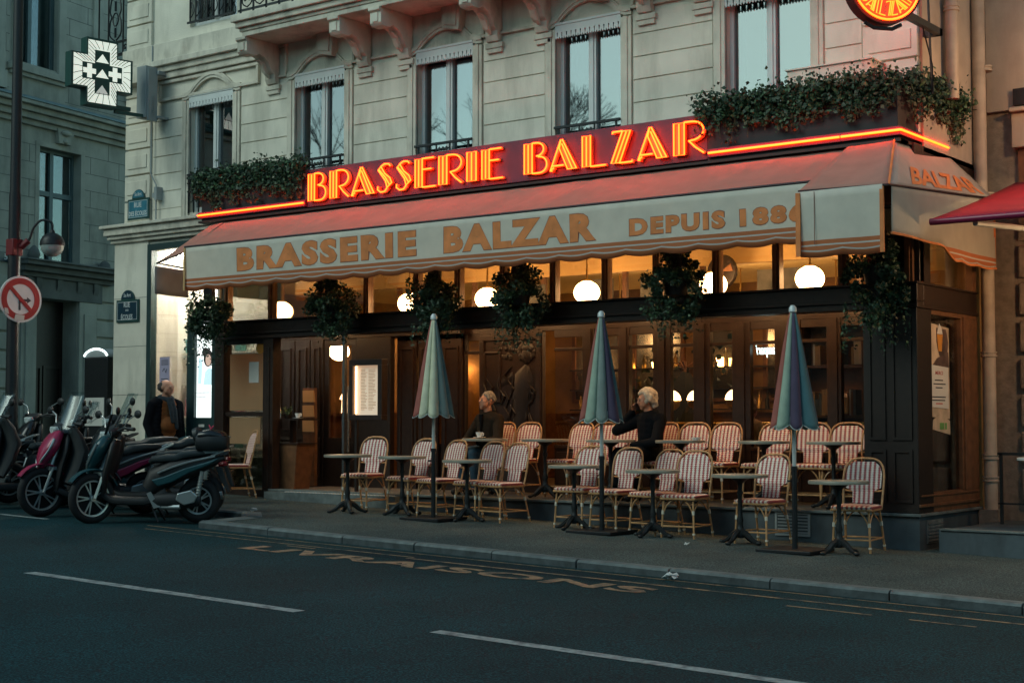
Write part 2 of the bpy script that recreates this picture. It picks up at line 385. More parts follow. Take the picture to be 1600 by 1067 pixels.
# window surrounds
def az(c,h,x,sp=6.36,cr=.27): return sp+cr*(1-((x-c)/h)**2)
for i,c in enumerate(WC):
    h=win_hw(i); b=MB()
    for s in (-1,1):
        x0=c+s*h; x1=c+s*(h+.15)
        b.bx(x0,x1,YF-.02,YF+.03,4.5,6.34); b.bx(c+s*(h+.05),c+s*(h+.10),YF-.035,YF,4.5,6.34)
    n=14
    for k in range(n):
        xa=c-(h+.15)+(2*h+.3)*k/n; xb=c-(h+.15)+(2*h+.3)*(k+1)/n
        for w0,w1,p in ((0,.11,.02),(.04,.08,.034)):
            za=az(c,h,max(c-h,min(c+h,xa))); zb=az(c,h,max(c-h,min(c+h,xb)))
            b.hexa([(xa,YF-p,za+w0),(xb,YF-p,zb+w0),(xb,YF+.03,zb+w0),(xa,YF+.03,za+w0)],[(xa,YF-p,za+w1),(xb,YF-p,zb+w1),(xb,YF+.03,zb+w1),(xa,YF+.03,za+w1)])
    b.build('window_surround','stone_trim',bld)
    b=MB(); n=12
    for k in range(n):
        xa=c-h+2*h*k/n; xb=c-h+2*h*(k+1)/n
        b.hexa([(xa,YF+.03,6.40),(xb,YF+.03,6.40),(xb,YF+.12,6.40),(xa,YF+.12,6.40)],[(xa,YF+.03,az(c,h,xa)+.01),(xb,YF+.03,az(c,h,xb)+.01),(xb,YF+.12,az(c,h,xb)+.01),(xa,YF+.12,az(c,h,xa)+.01)])
    b.build('tympanum','stone_trim',bld)
    if i in (1,2,3):
        b=MB(); b.prism([(c+.05,6.62),(c+.33,6.56),(c+.36,6.97),(c+.02,6.97)],'y',YF-.12,YF+.02); b.prism([(c+.09,6.66),(c+.29,6.62),(c+.31,6.93),(c+.07,6.93)],'y',YF-.14,YF-.1)
        b.build('keystone','stone_trim',bld,bev=.01)
def pelmet(c,h,par,zt=6.40):
    b=MB(); y=YF-.015; n=14; w=2*h/n; zb=zt-.14
    b.bx(c-h,c+h,y,y+.012,zt-.10,zt+.015)
    b.bx(c-h,c+h,y-.01,y,zt-.01,zt+.02)
    for k in range(n):
        x=c-h+w*k
        # each tooth: solid sides with a drop-shaped opening
        b.prism([(x,zt-.10),(x+w*.36,zt-.10),(x+w*.46,zt-.065-.10),(x+w*.2,zt-.185),(x,zt-.15)],'y',y,y+.012)
        b.prism([(x+w*.64,zt-.10),(x+w,zt-.10),(x+w,zt-.15),(x+w*.8,zt-.185),(x+w*.54,zt-.165)],'y',y,y+.012)
    return b.build('pelmet','white_paint',par)
def rail(par,c,h,z,tall=.12,y=YF-.03):
    b=MB(); b.bx(c-h,c+h,y-.02,y+.02,z,z+.03); b.bx(c-h,c+h,y-.01,y+.01,z-tall,z-tall+.018)
    for s in (-1,1): b.bx(c+s*(h-.06)-.012,c+s*(h-.06)+.012,y-.01,y+.01,z-tall,z); 
    for dx in (-.06,0,.06): b.prism([(c+dx-.028,z-tall*.5),(c+dx,z-tall*.5-.03),(c+dx+.028,z-tall*.5),(c+dx,z-tall*.5+.03)],'y',y-.008,y+.008)
    b.bx(c-.1,c+.1,y-.006,y+.006,z-tall*.5-.008,z-tall*.5+.008)
    for s in (-.115,.115): b.bx(c+s-.008,c+s+.008,y-.008,y+.008,z-tall+.018,z)
    return b.build('window_railing','black_iron',par)
def window(c,h,z0,z1,par,pel=True,bar=None,blind=False):
    y=YF+.15; b=MB(); f=.05
    b.bx(c-h,c-h+f,y-.04,y+.04,z0,z1); b.bx(c+h-f,c+h,y-.04,y+.04,z0,z1); b.bx(c-h+f,c+h-f,y-.04,y+.04,z1-.06,z1); b.bx(c-h+f,c+h-f,y-.04,y+.04,z0,z0+.08)
    b.bx(c-.055,c+.055,y-.055,y+.03,z0+.08,z1-.06); b.bx(c-.022,c+.022,y-.07,y-.05,z0+.08,z1-.06)
    fr=b.build('window','white_paint',par)
    p=MB(); p.bx(c-h+f,c-.055,y-.004,y+.004,z0+.08,z1-.06); p.bx(c+.055,c+h-f,y-.004,y+.004,z0+.08,z1-.06); p.build('glass_pane','pane_sky',fr)
    r=MB(); r.bx(c-h,c+h,YF+.9,YF+.95,z0-.2,z1+.3); r.bx(c-h,c+h,YF+.42,YF+.9,z1+.2,z1+.25);r.bx(c-h-.05,c-h,YF+.42,YF+.9,z0-.2,z1+.3);r.bx(c+h,c+h+.05,YF+.42,YF+.9,z0-.2,z1+.3)
    r.build('room_back','dark_room',fr)
    cu=MB()
    for s in ((-1,1) if abs(c)>17 else (-1,)):
        cu.grid(lambda u,v,s=s:(c+s*(h-.04-(.2 if abs(c)>17 else .08)*u),y+.14+.025*math.sin(u*22+v*2),z0+.05+(z1-z0-.1)*v),16,4)
    cu.build('curtain','curtain',fr,solid=.006)
    if blind:
        q=MB(); q.bx(c-h+.01,c+h-.01,y-.1,y-.045,z1-.26,z1+.1); q.build('blind_box','grey_paint',fr)
    if pel: pelmet(c,h,fr)
    if bar: rail(fr,c,h,bar)
    return fr
for i,c in enumerate(WC):
    window(c,win_hw(i),4.62,6.5 if i<4 else 6.5,bld,True,[5.17,5.14,5.10,5.08,None][i],blind=(i==2))
# w1: lower balustrade in front of the sill
b=MB(); c=WC[0]
b.bx(c-.49,c+.49,YF-.05,YF-.01,5.12,5.16)
for k in range(9): b.bx(c-.46+k*.115-.008,c-.46+k*.115+.008,YF-.04,YF-.02,4.6,5.12)
for k in range(8): b.tube([(c-.40+k*.115+.04*math.cos(t*PI/5),YF-.03,4.85+.09*math.sin(t*PI/5)) for t in range(10)],.007,5,True)
b.build('window_railing','black_iron',bld)
for i,c in enumerate(WC[:2]):
    fr=window(c,UH,7.48 if i==0 else 7.2,9.7,bld,False)
    b=MB(); s2=MB()
    if i==0:
        b.bx(c-.52,c+.52,YF-.06,YF-.02,8.4,8.44); b.bx(c-.52,c+.52,YF-.05,YF-.03,7.52,7.55)
        for k in range(8):
            x=c-.46+k*.131; b.bx(x-.008,x+.008,YF-.05,YF-.03,7.55,8.4)
            b.tube(smooth([(x+.01,YF-.04,7.6),(x+.09,YF-.04,7.7),(x+.04,YF-.04,7.85),(x+.02,YF-.04,7.75)],5),.008,5)
            b.tube([(x+.065+.045*math.cos(t*PI/5),YF-.04,8.1+.1*math.sin(t*PI/5)) for t in range(10)],.007,5,True)
        b.build('window_railing','black_iron',fr)
# balcony
b=MB(); y0=14.42
b.bx(-15.98,-6.9,y0,YF+.02,7.10,7.2); b.bx(-15.94,-6.94,y0+.05,YF+.02,7.02,7.10); b.bx(-15.9,-6.98,y0+.1,YF+.02,6.97,7.02); b.bx(-15.86,-7.0,y0+.12,YF+.02,6.90,6.97)
bal=b.build('balcony','stone_trim',bld,bev=.012)
b=MB()
b.bx(-15.9,-6.95,y0+.06,y0+.10,8.1,8.14); b.bx(-15.9,-6.95,y0+.07,y0+.09,7.25,7.28); b.bx(-15.9,-15.86,y0+.1,YF,8.1,8.14)
x=-15.85
k=0
while x<-9.5:
    b.bx(x-.012,x+.012,y0+.07,y0+.09,7.2,8.1); 
    for sx in (1,-1):
        xx=x+.13+sx*.05
        b.tube(smooth([(x+.13,y0+.08,7.3),(xx+sx*.04,y0+.08,7.36),(xx+sx*.03,y0+.08,7.47),(xx-sx*.02,y0+.08,7.47),(xx-sx*.02,y0+.08,7.40),(xx+sx*.01,y0+.08,7.40)],4),.01,5)
        b.tube(smooth([(x+.13,y0+.08,7.55),(xx+sx*.05,y0+.08,7.65),(xx,y0+.08,7.85),(x+.13,y0+.08,8.0)],4),.009,5)
    x+=.26; k+=1
b.build('railing','black_iron',bal)
for x in (-15.98,-14.17,-13.42,-11.9,-11.12,-9.6,-8.82):
    b=MB(); d=[(0,6.32),(.07,6.33),(.10,6.40),(.10,6.46),(.16,6.50),(.22,6.60),(.30,6.67),(.40,6.70),(.46,6.66),(.60,6.66),(.64,6.70),(.64,6.84),(.68,6.86),(.68,6.90),(0,6.90)]
    b.prism([(YF-p,z) for p,z in d],'x',x,x+.2); d2=[(0.1,6.42),(.18,6.47),(.25,6.58),(.34,6.64),(.34,6.655),(.22,6.63),(.15,6.53)]
    b.prism([(YF-p-.015,z-.012) for p,z in d2],'x',x+.07,x+.13); b.bx(x+.05,x+.15,YF-.655,YF-.63,6.71,6.83)
    b.bx(x-.04,x+.24,YF-.05,YF+.02,6.25,6.32); b.bx(x-.02,x+.22,YF-.035,YF+.02,6.19,6.25)
    b.build('console','stone_trim',bld,bev=.01)
# left ground-floor pier and its cornice
b=MB(); b.bx(-19.23,-18.42,15.0,15.6,.3,4.22); b.bx(-18.42,-16.85,15.03,15.3,4.16,4.24); b.build('pier','stone',bld)
b=MB()
for z0,z1,p in ((4.22,4.28,.04),(4.28,4.34,.08),(4.34,4.45,.12),(4.45,4.50,.17)): b.bx(-19.25-p,-16.88,15.0-p+.0,YF+.02,z0,z1)
b.build('pier_cornice','stone_trim',bld,bev=.01)
b=MB(); 
for z in (1.1,1.85,2.6,3.35): b.bx(-19.232,-18.42,14.997,15.0,z,z+.006)
b.build('pier_joint','old_stone_dark',bld)
# right return wall (plaster side) and its neighbour
b=MB(); b.bx(-6.16,-6.10,15.26,17.0,4.3,TOP); b.build('side_wall','plaster',bld); b=MB(); b.bx(-19.1,-18.9,15.6,24,.3,4.3); b.build('side_wall','stone',bld)
b=MB(); b.bx(-7.47,-6.5,14.83,15.2,4.9,5.27); b.bx(-7.49,-6.48,14.81,15.2,5.27,5.285)
tag(b.build('ledge_box','stone'),'plain pale box standing on the ledge above the right end of the neon sign','ledge box')
# pipes
def pipe(name,pts,r,lab,rings,mt='plaster_pipe'):
    t=thing(name,lab,'drainpipe',pts[0]); o=Vector(pts[0]); b=MB(); b.tube([Vector(p)-o for p in pts],r,12); b.build('pipe',mt,t)
    for z in rings:
        b=MB(); b.lathe([(r+.002,-.03),(r+.016,-.03),(r+.016,-.012),(r+.006,-.01),(r+.006,.01),(r+.016,.012),(r+.016,.03),(r+.002,.03)],14,(0,0,z-o.z)); b.build('pipe_collar',mt,t)
    return t
mat('plaster_pipe',(.42,.34,.26),.6,var=.15,bump=.1)
pipe('drainpipe',[(-6.0,15.85,4.95),(-6.0,15.85,10)],.07,'short pale drainpipe above the ivy on the right side wall',(5.95,6.5))
p2=pipe('drainpipe',[(-5.98,16.78,gz(-6)+.2),(-5.98,16.78,3.75),(-6.02,16.72,3.95),(-6.02,16.72,10)],.075,'tall pale drainpipe running down to the pavement beside the red awning',(5.45,4.0,2.2,1.05,.8))
b=MB(); b.bx(-.11,.11,-.1,.1,-.25,.15); b.build('pipe_foot','rough_stone',p2)
b=MB(); b.tube([(-6.02,15.85-.0,6.32)]*2 if 0 else [(-5.93,15.8,6.3),(-5.86,15.76,6.28)],[.085,.075],14); b.tube([(-5.86,15.76,6.28),(-5.845,15.75,6.276)],[.05,.045],12)
tag(b.build('pipe_cap','plaster_pipe'),'round inspection cap on the upper drainpipe by the round neon sign','pipe cap')
# ---------------- brasserie wooden shopfront
shop=thing('wooden_shopfront','dark varnished wooden brasserie front with open terrace behind its beam','shopfront',(0,0,0))
FL=.49; XR=-6.1; YB=16.35; RB=16.75
b=MB()
b.add([(-15.7,15.0,gz(-15.7)-.1),(XR,15.0,gz(XR)-.1),(XR,15.0,FL-.03),(-15.7,15.0,FL-.03),(-15.7,15.12,gz(-15.7)-.1),(XR-.12,15.12,gz(XR)-.1),(XR-.12,15.12,FL-.03),(-15.7,15.12,FL-.03)],[(0,1,2,3),(7,6,5,4),(3,2,6,7)])
b.bx(XR-.12,XR-.004,15.006,RB,-.1,FL-.03)
b.build('plinth','plinth_paint',shop)
b=MB(); b.bx(-15.7,XR+.03,14.96,15.12,FL-.03,FL); b.bx(XR-.1,XR+.03,15.12,RB+.03,FL-.03,FL); b.build('ledge','granite',shop,bev=.006)
b=MB(); b.bx(-15.7,XR-.12,15.12,16.4,FL-.06,FL-.004); b.build('terrace_floor','tile_floor',shop)
# vents in the plinth
for x0,y0,ret in ((-7.55,14.99,0),(XR+.0,15.25,1)):
    b=MB()
    for k in range(6):
        z=gz(x0)+.08+k*.035
        if ret: b.bx(XR-.002,XR+.012,15.22,15.62,z,z+.018)
        else: b.bx(-7.72,-7.36,14.988,15.0,z,z+.018)
    if ret: b.bx(XR-.004,XR+.004,15.2,15.64,gz(x0)+.06,gz(x0)+.3)
    else:
        frame(b,-7.75,-7.33,gz(x0)+.05,gz(x0)+.31,.025,.016,15.0)
    b.build('vent_grille','grey_paint' if not ret else 'granite',shop)
# beam, rails, fascia
b=MB()
b.bx(-16.72,XR,15.02,15.2,2.66,2.88); b.bx(-16.74,XR+.02,14.98,15.22,2.88,2.905); b.bx(-16.73,XR+.01,14.99,15.21,2.70,2.725); b.bx(-16.74,XR+.02,14.97,15.22,2.63,2.665)
b.bx(-16.72,XR,15.0,15.2,3.75,4.36); b.bx(-16.73,XR+.01,14.98,15.2,3.72,3.75)
b.bx(XR-.18,XR,15.2,RB,2.66,2.88); b.bx(XR-.2,XR+.02,15.2,RB+.01,2.88,2.905); b.bx(XR-.2,XR+.02,15.2,RB+.01,2.63,2.665); b.bx(XR-.18,XR,15.2,RB,3.75,4.36)
b.build('beam','wood',shop,bev=.006)
for x in (-16.70,-15.77,-14.78,-13.91,-13.02,-12.31,-11.57,-10.79,-10.02,-9.3,-8.5,-7.74,-6.95,-6.2):
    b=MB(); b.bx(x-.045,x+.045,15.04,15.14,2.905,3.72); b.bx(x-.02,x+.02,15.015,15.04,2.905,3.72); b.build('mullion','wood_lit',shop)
b=MB(); b.bx(-16.66,XR-.1,15.085,15.093,2.906,3.72); b.build('transom_glass','pane_shop',shop); b=MB(); b.bx(XR-.09,XR-.082,15.2,RB-.1,2.906,3.72); b.build('transom_glass','pane_shop',shop)
# ceiling of the terrace and of the dining room, walls
b=MB(); b.bx(-16.84,XR-.19,15.2,16.36,3.62,3.7); b.bx(-18.7,XR-.19,16.36,21,3.62,3.7); b.build('ceiling','ceiling_paint',shop)
room=MB(); room.bx(-18.7,XR-.19,21,21.1,.3,3.62); room.bx(-18.8,-18.7,16.35,21,.3,3.62); room.bx(-18.7,-16.84,16.3,16.36,.3,3.62); room.bx(XR-.25,XR-.19,RB,21,.3,3.62)
room.bx(XR-.19,XR-.06,RB,21,.3,4.36)
room.build('dining_room_wall','warm_wall',shop)
b=MB(); b.bx(-18.7,XR-.2,16.4,21,FL-.08,FL-.006); b.build('dining_room_floor','tile_floor',shop)
# wood dado, pictures and mirrors on the back wall
b=MB()
for k in range(9):
    x=-15.4+k*1.03; frame(b,x,x+.95,FL+.1,1.5,.07,.03,20.97)
b.bx(-15.6,XR-.25,20.93,21,1.5,1.58); b.bx(-15.6,XR-.25,20.98,21,FL,1.5)
b.build('dado','wood_lit',shop)
mat('mirror',(.35,.33,.28),.12,.9,var=.2,scale=2,bump=.02)
for k in range(7):
    x=-14.6+k*1.2; b=MB(); frame(b,x,x+.98,1.75,2.95,.06,.04,20.96); b.bx(x+.06,x+.92,20.95,20.99,1.81,2.89,1); b.build('mirror',['wood_lit','mirror'],shop)
# over-door band of the glazing (upper wall seen through the transom)
mat('band_wall',(.72,.50,.22),.7,var=.12,scale=2.5,bump=.05)
b=MB(); b.bx(-16.6,XR-.19,YB+.0,YB+.12,2.66,2.86); b.build('inner_beam','wood',shop); b=MB(); b.bx(-16.6,XR-.19,YB+.0,YB+.12,3.38,3.62); b.build('inner_beam','band_wall',shop)
bays=[(-14.26,-13.66),(-13.24,-12.98),(-11.71,-11.25),(-11.06,-10.68),(-10.52,-10.16),(-9.90,-9.57),(-9.33,-9.02),(-8.77,-8.44),(-8.10,-7.76),(-7.58,-7.12),(-6.95,-6.5)]
e=[-14.5]+[q for p in bays for q in p]+[XR-.19]
for k in range(0,len(e),2):
    xa,xb=e[k],e[k+1]
    if abs(xa+12.98)<.01: continue
    b=MB(); b.bx(xa,xb,YB,YB+.08,FL,2.66)
    m=(xa+xb)/2
    if xb-xa>.13: b.bx(m-.05,m+.05,YB-.02,YB,FL,2.66)
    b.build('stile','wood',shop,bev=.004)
for xa,xb in bays:
    b=MB(); b.bx(xa,xb,YB+.01,YB+.07,2.56,2.66); b.build('top_rail','wood',shop,bev=.004); b=MB(); b.bx(xa,xb,YB+.01,YB+.07,2.38,2.42); b.build('glazing_bar','wood',shop,bev=.004); b=MB(); b.bx(xa,xb,YB+.01,YB+.07,FL,1.12); b.bx(xa+.05,xb-.05,YB-.01,YB+.01,FL+.12,1.04); b.bx(xa,xb,YB-.005,YB+.01,1.09,1.13)
    b.build('lower_panel','wood',shop,bev=.004)
for xa,xb in bays: b=MB(); b.bx(xa,xb,YB+.036,YB+.044,1.12,2.56); b.build('door_glass','pane_shop',shop)
# small clerestory windows above inner beam: mullions
for x in (-14.5,-13.1,-11.9,-10.6,-9.45,-8.4,-7.35):
    b=MB(); b.bx(x-.03,x+.03,YB+.02,YB+.08,2.86,3.38); b.build('clerestory_bar','wood_lit',shop)
# pictures hung high on the wall behind transom
mat('print_grey',(.10,.10,.09),.7,var=.6,scale=5,bump=0)
for x,w_,z0,z1 in ((-13.75,.5,2.95,3.3),(-12.05,.42,2.93,3.28),(-9.9,.85,2.92,3.3),(-8.25,.8,2.93,3.28),(-11.0,.5,3.0,3.3)):
    b=MB(); b.bx(x-w_/2,x+w_/2,YB-.03,YB+.0,z0,z1); tag(b.build('framed_print','print_grey'),'dark framed print behind the transom glass, %s'%{-13.75:'left of the second hanging ivy basket',-12.05:'between the third and fourth ivy baskets',-9.9:'between the two middle globe lamps',-8.25:'left of the large globe lamp at the right',-11.0:'behind the middle globe lamp'}[x],'picture','framed prints behind the transom')
# carved relief panel
b=MB(); b.bx(-12.98,-11.9,YB+.0,YB+.08,FL,2.66); frame(b,-12.96,-11.92,1.3,2.62,.07,.03,YB)
frame(b,-12.9,-12.6,1.7,2.4,.03,.02,YB)
car=b.build('carved_panel','wood',shop,bev=.006)
b=MB()
def lump(pts,r): b.tube([Vector((p[0],YB+.045,p[1])) for p in pts],r,9,flat=1)
b.ball((-12.16,YB-.03,2.33),(.085,.07,.11)); b.ball((-12.16,YB-.10,2.32),(.018,.02,.035)); b.ball((-12.13,YB-.03,2.43),(.12,.06,.06))
for k in range(16): b.ball((-12.16+.12*math.cos(k*.45)+rnd.uniform(-.02,.02),YB-.03,2.38+.10*math.sin(k*.45)),(.035,.03,.04))
for k in range(26): b.ball((-12.5+rnd.uniform(-.12,.3),YB-.01,2.42+rnd.uniform(-.12,.12)),(.03,.03,.035))
lump([(-12.16,2.2),(-12.2,2.05),(-12.25,1.8),(-12.28,1.5),(-12.3,1.2)],[.06,.17,.17,.13,.15])
lump([(-12.02,2.08),(-11.97,1.9),(-12.1,1.75),(-12.35,1.72)],[.08,.075,.065,.05])
lump([(-12.38,2.06),(-12.6,1.95),(-12.75,1.85),(-12.55,1.75)],[.08,.065,.055,.045])
for k in range(8): lump([(-12.5+k*.06,1.45),(-12.52+k*.065,1.2),(-12.55+k*.07,.9)],[.03,.035,.03])
lump([(-12.85,1.92),(-12.7,1.9),(-12.55,1.78),(-12.45,1.65)],[.01,.012,.012,.01])
b.v=[(x,YB+(y-YB)*.38,z) for x,y,z in b.v]
for k in range(40):
    a=rnd.uniform(-12.9,-12.0); z0=rnd.uniform(1.25,2.0); b.tube([(a,YB-.004,z0),(a+rnd.uniform(-.08,.08),YB-.02,z0+.12),(a+rnd.uniform(-.1,.1),YB-.006,z0+.24)],[.008,.018,.006],6)
b.build('carved_figure','wood_dark',car)
# corner pier + return
b=MB(); b.bx(-6.7,XR,15.0,15.4,FL,2.63); b.bx(-6.7,XR,15.1,15.4,2.905,3.72); b.build('corner_pier','wood_dark',shop,bev=.008)
b=MB()
for xa,xb in ((-6.64,-6.45),(-6.38,-6.16)): frame(b,xa,xb,1.25,2.55,.03,.018,15.0); frame(b,xa,xb,.6,1.15,.03,.018,15.0)
b.build('pier_moulding','wood_dark',shop)
b=MB()
b.bx(XR-.08,XR,15.4,RB,FL,.70); b.bx(XR-.08,XR,15.4,RB,2.58,2.64); b.bx(XR-.08,XR,16.25,RB,.70,2.58); b.bx(XR-.08,XR,15.12,15.22,2.905,3.72)
b.bx(XR,XR+.015,16.3,16.36,.7,2.6); b.bx(XR,XR+.012,15.05,16.7,.66,.68); b.bx(XR,XR+.02,15.0,RB,.555,.585); b.bx(XR-.08,XR,RB-.12,RB,2.905,3.72)
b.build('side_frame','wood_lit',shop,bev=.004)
b=MB(); b.bx(XR-.05,XR-.042,15.4,16.25,.70,2.58); b.build('side_glass','pane_shop',shop)
b=MB(); b.bx(XR-.3,XR-.27,15.42,16.2,.60,2.58); b.build('side_lining','wood_dark',shop)
# posters in the side glass
def side(x): return lambda u,v,d:(x+d,u,v)
po=thing('poster','poster with a beer glass picture over a menu sheet in the side window','poster',(0,0,0))
mat('poster_dark',(.10,.06,.05),.6,var=.5,scale=8,bump=0); mat('poster_cream',(.5,.38,.26),.7,var=.3,scale=6,bump=0); mat('poster_red',(.45,.06,.05),.7,var=0,bump=0); mat('poster_green',(.12,.3,.08),.6,var=.2,bump=0); mat('amber',(.6,.25,.04),.5,var=.1,bump=0)
X=XR-.04
b=MB(); b.prism([(15.32,1.5),(15.98,1.47),(15.98,2.46),(15.36,2.5),(15.32,2.1)],'x',X,X+.004); b.build('backdrop','poster_cream',po)
b=MB(); b.prism([(15.36,2.05),(15.5,2.04),(15.62,2.12),(15.95,2.2),(15.97,2.03),(15.6,2.0)],'x',X+.005,X+.007,0); b.prism([(15.62,2.45),(15.9,2.44),(15.96,2.3),(15.9,2.1),(15.7,2.15),(15.62,2.3)],'x',X+.004,X+.006,0); b.build('dark_picture','poster_dark',po)
b=MB(); b.prism([(15.66,2.2),(15.76,2.2),(15.79,2.38),(15.63,2.38)],'x',X+.007,X+.01); b.build('beer_glass','amber',po)
b=MB(); b.prism([(15.63,2.385),(15.79,2.385),(15.76,2.45),(15.70,2.5),(15.66,2.44)],'x',X+.007,X+.01); b.build('foam','paper',po)
b=MB(); b.prism([(15.40,1.6),(15.93,1.58),(15.93,2.03),(15.40,2.05)],'x',X+.008,X+.012); b.build('menu_sheet','paper',po)
txt('lettering','MERCI','poster_red',po,(15.56,15.77,1.945,1.985),side(X+.0125),.001,bold=.01)
for z,a,c_ in ((1.88,.12,.12),(1.84,.16,.2),(1.80,.1,.1),(1.70,.2,.2),(1.665,.2,.18),(1.63,.1,.1)):
    b=MB(); b.bx(X+.012,X+.0135,15.665-a,15.665+c_*.9,z,z+.012); b.build('text_line','ink' if z>1.64 else 'poster_red',po)
b=MB(); b.prism([(15.48,1.36),(15.98,1.3),(15.98,1.45),(15.7,1.53),(15.5,1.46)],'x',X,X+.006); b.build('food_picture','poster_cream',po)
b=MB(); b.bx(X+.006,X+.009,15.68,15.8,1.36,1.43); b.bx(X+.006,X+.009,15.83,15.88,1.36,1.43); b.build('green_picture','poster_green',po)
# ---------------- left bays : glazed vestibule, entrance doors
b=MB(); b.bx(-15.86,-15.66,15.0,15.16,.36,2.63); b.bx(-15.8,-15.72,14.985,15.0,.5,2.5); b.build('post','wood',shop,bev=.005)
b=MB(); b.bx(-16.88,-16.69,15.0,15.16,.36,2.9); b.build('post','wood',shop,bev=.005)
for z0,z1 in ((2.56,2.63),(1.52,1.58),(.36,.47)): b=MB(); b.bx(-16.69,-15.86,15.04,15.12,z0,z1); b.build('vestibule_rail','wood',shop)
b=MB(); b.bx(-16.69,-15.86,15.076,15.084,.47,2.56); b.build('vestibule_glass','pane_shop',shop)
b=MB(); b.bx(-16.9,-16.86,15.16,16.3,.3,.9); b.bx(-16.9,-16.86,15.16,15.24,.9,3.62); b.bx(-16.9,-16.86,16.22,16.3,.9,3.62); b.bx(-16.9,-16.86,15.24,16.22,3.3,3.62); b.build('vestibule_wall','green_frame',shop)
b=MB(); b.bx(-16.885,-16.878,15.24,16.22,.9,3.3); b.build('vestibule_glass','pane_clear',shop)
b=MB(); b.bx(-16.84,-13.2,15.06,17.0,gz(-15.5),.44); b.bx(-15.66,-13.2,14.85,15.06,gz(-14.4)-.05,.46); b.build('threshold','granite',shop)
b=MB()
for k in range(34): b.bx(-15.3+k*.06,-15.3+k*.06+.028,14.9,15.06,.46,.468)
b.build('threshold_grip','white_paint',shop)
bd=MB(); bd.bx(-16.62,-15.93,15.066,15.072,1.6,2.42); tag(bd.build('notice_board','card_thin'),'large tan paper panel taped on the glass right of the pharmacy','notice')
bd=MB(); bd.bx(-16.62,-15.98,15.066,15.072,1.12,1.5); tag(bd.build('notice_board','card_thin'),'small tan paper sheet below the large one in the glass right of the pharmacy','notice')
bd=MB(); bd.bx(-16.21,-16.01,15.058,15.064,2.0,2.3); tag(bd.build('paper_notice','paper'),'white paper sheet stuck on the large tan panel','notice')
b=MB(); b.lathe([(.0,0),(.085,0),(.085,.006),(0,.006)],24,(0,0,0)); o=b.build('round_sticker','amber',None,(-15.99,15.07,2.5)); o.rotation_euler.x=R(90); tag(o,'small round orange sticker at the top of the glass panel','sticker')
# door leaves (Y 16.2), opened entrance with a view inside
for xa,xb,gl in ((-16.8,-16.45,0),(-16.42,-16.12,0),(-16.10,-15.84,0)):
    b=MB(); b.bx(xa,xb,16.2,16.27,.44,2.66); frame(b,xa+.06,xb-.06,1.3,2.55,.03,.02,16.2); frame(b,xa+.06,xb-.06,.6,1.2,.03,.02,16.2); b.build('door_leaf','wood_dark',shop,bev=.005)
dr=MB(); xa,xb=-15.74,-15.28; frame(dr,xa-.1,xb+.1,.5,2.66,.10,.0,16.22); dr.bx(xa-.1,xb+.1,16.21,16.27,.44,1.2); dl=dr.build('door_leaf','wood_dark',shop)
b=MB(); b.bx(xa,xb,16.24,16.246,1.2,2.56); b.build('door_glass','pane_clear',dl)
b=MB(); b.tube([(-15.24,16.12,1.0),(-15.24,16.12,1.95)],.018,8); b.bx(-15.25,-15.23,16.12,16.22,1.1,1.13); b.bx(-15.25,-15.23,16.12,16.22,1.85,1.88); b.build('door_handle','chrome',dl)
b=MB(); b.bx(-15.16,-14.5,16.2,16.3,.44,2.66); b.bx(-14.5,-13.2,16.35,16.4,2.42,2.66); b.bx(-16.84,-13.2,16.2,16.3,2.66,2.9); b.build('door_surround','wood_dark',shop,bev=.006)
for xa in (-14.45,-14.05,-13.62):
    b=MB(); b.bx(xa,xa+.36,16.3,16.34,.44,2.6); frame(b,xa+.05,xa+.31,.6,2.5,.03,.02,16.3); b.build('door_leaf','wood',shop)
b=MB(); b.bx(-14.34,-14.30,15.04,15.10,.46,2.63); b.build('barrier_post','chrome',shop)
b=MB(); b.bx(-13.95,-13.75,16.27,16.275,1.95,2.1); o=b.build('yellow_sticker','amber'); tag(o,'yellow sticker on the door behind the first parasol','sticker')
b=MB(); b.bx(-13.78,-13.66,16.27,16.275,1.6,1.85); o=b.build('pale_sticker','grey_curtain'); tag(o,'pale blue leaflet on the door behind the first parasol','sticker')
# lit menu case
mn=thing('menu_case','wooden wall case with a lit white menu page beside the entrance','menu case',(-13.86,15.0,0))
b=MB(); 
for p in (((-.30,.30),(2.2,2.28)),((-.30,.30),(1.46,1.53)),((-.30,-.235),(1.53,2.2)),((.225,.30),(1.53,2.2))): b.bx(p[0][0],p[0][1],-.02,.10,p[1][0],p[1][1])
b.bx(-.24,.23,.07,.09,1.5,2.22); b.build('case','wood',mn,bev=.005)
mat('menu_page',(.75,.68,.58),.8,var=.03,bump=0,emit=.32,ecol=(1,.66,.42))
b=MB(); b.bx(-.235,.225,.05,.06,1.53,2.2); b.build('page','menu_page',mn)
b=MB()
for k in range(28):
    z=2.14-k*.02
    for x0,x1 in ((-.14,-.02),(.0,.14)):
        a=rnd.uniform(.55,1); b.bx(x0,x0+(x1-x0)*a,.047,.05,z,z+.006)
b.build('menu_text','card',mn)
mat('led',(1,.8,.6),.5,var=0,bump=0,emit=9,ecol=(1,.55,.25))
b=MB()
for k in range(26): b.bx(-.228,-.216,.03,.05,1.55+k*.025,1.562+k*.025)
b.build('light_strip','led',mn)
b=MB(); b.bx(-.03,.03,.10,.2,1.8,1.9); b.bx(-.30,-.26,.10,.14,.46,2.2); b.build('bracket','wood_dark',mn)

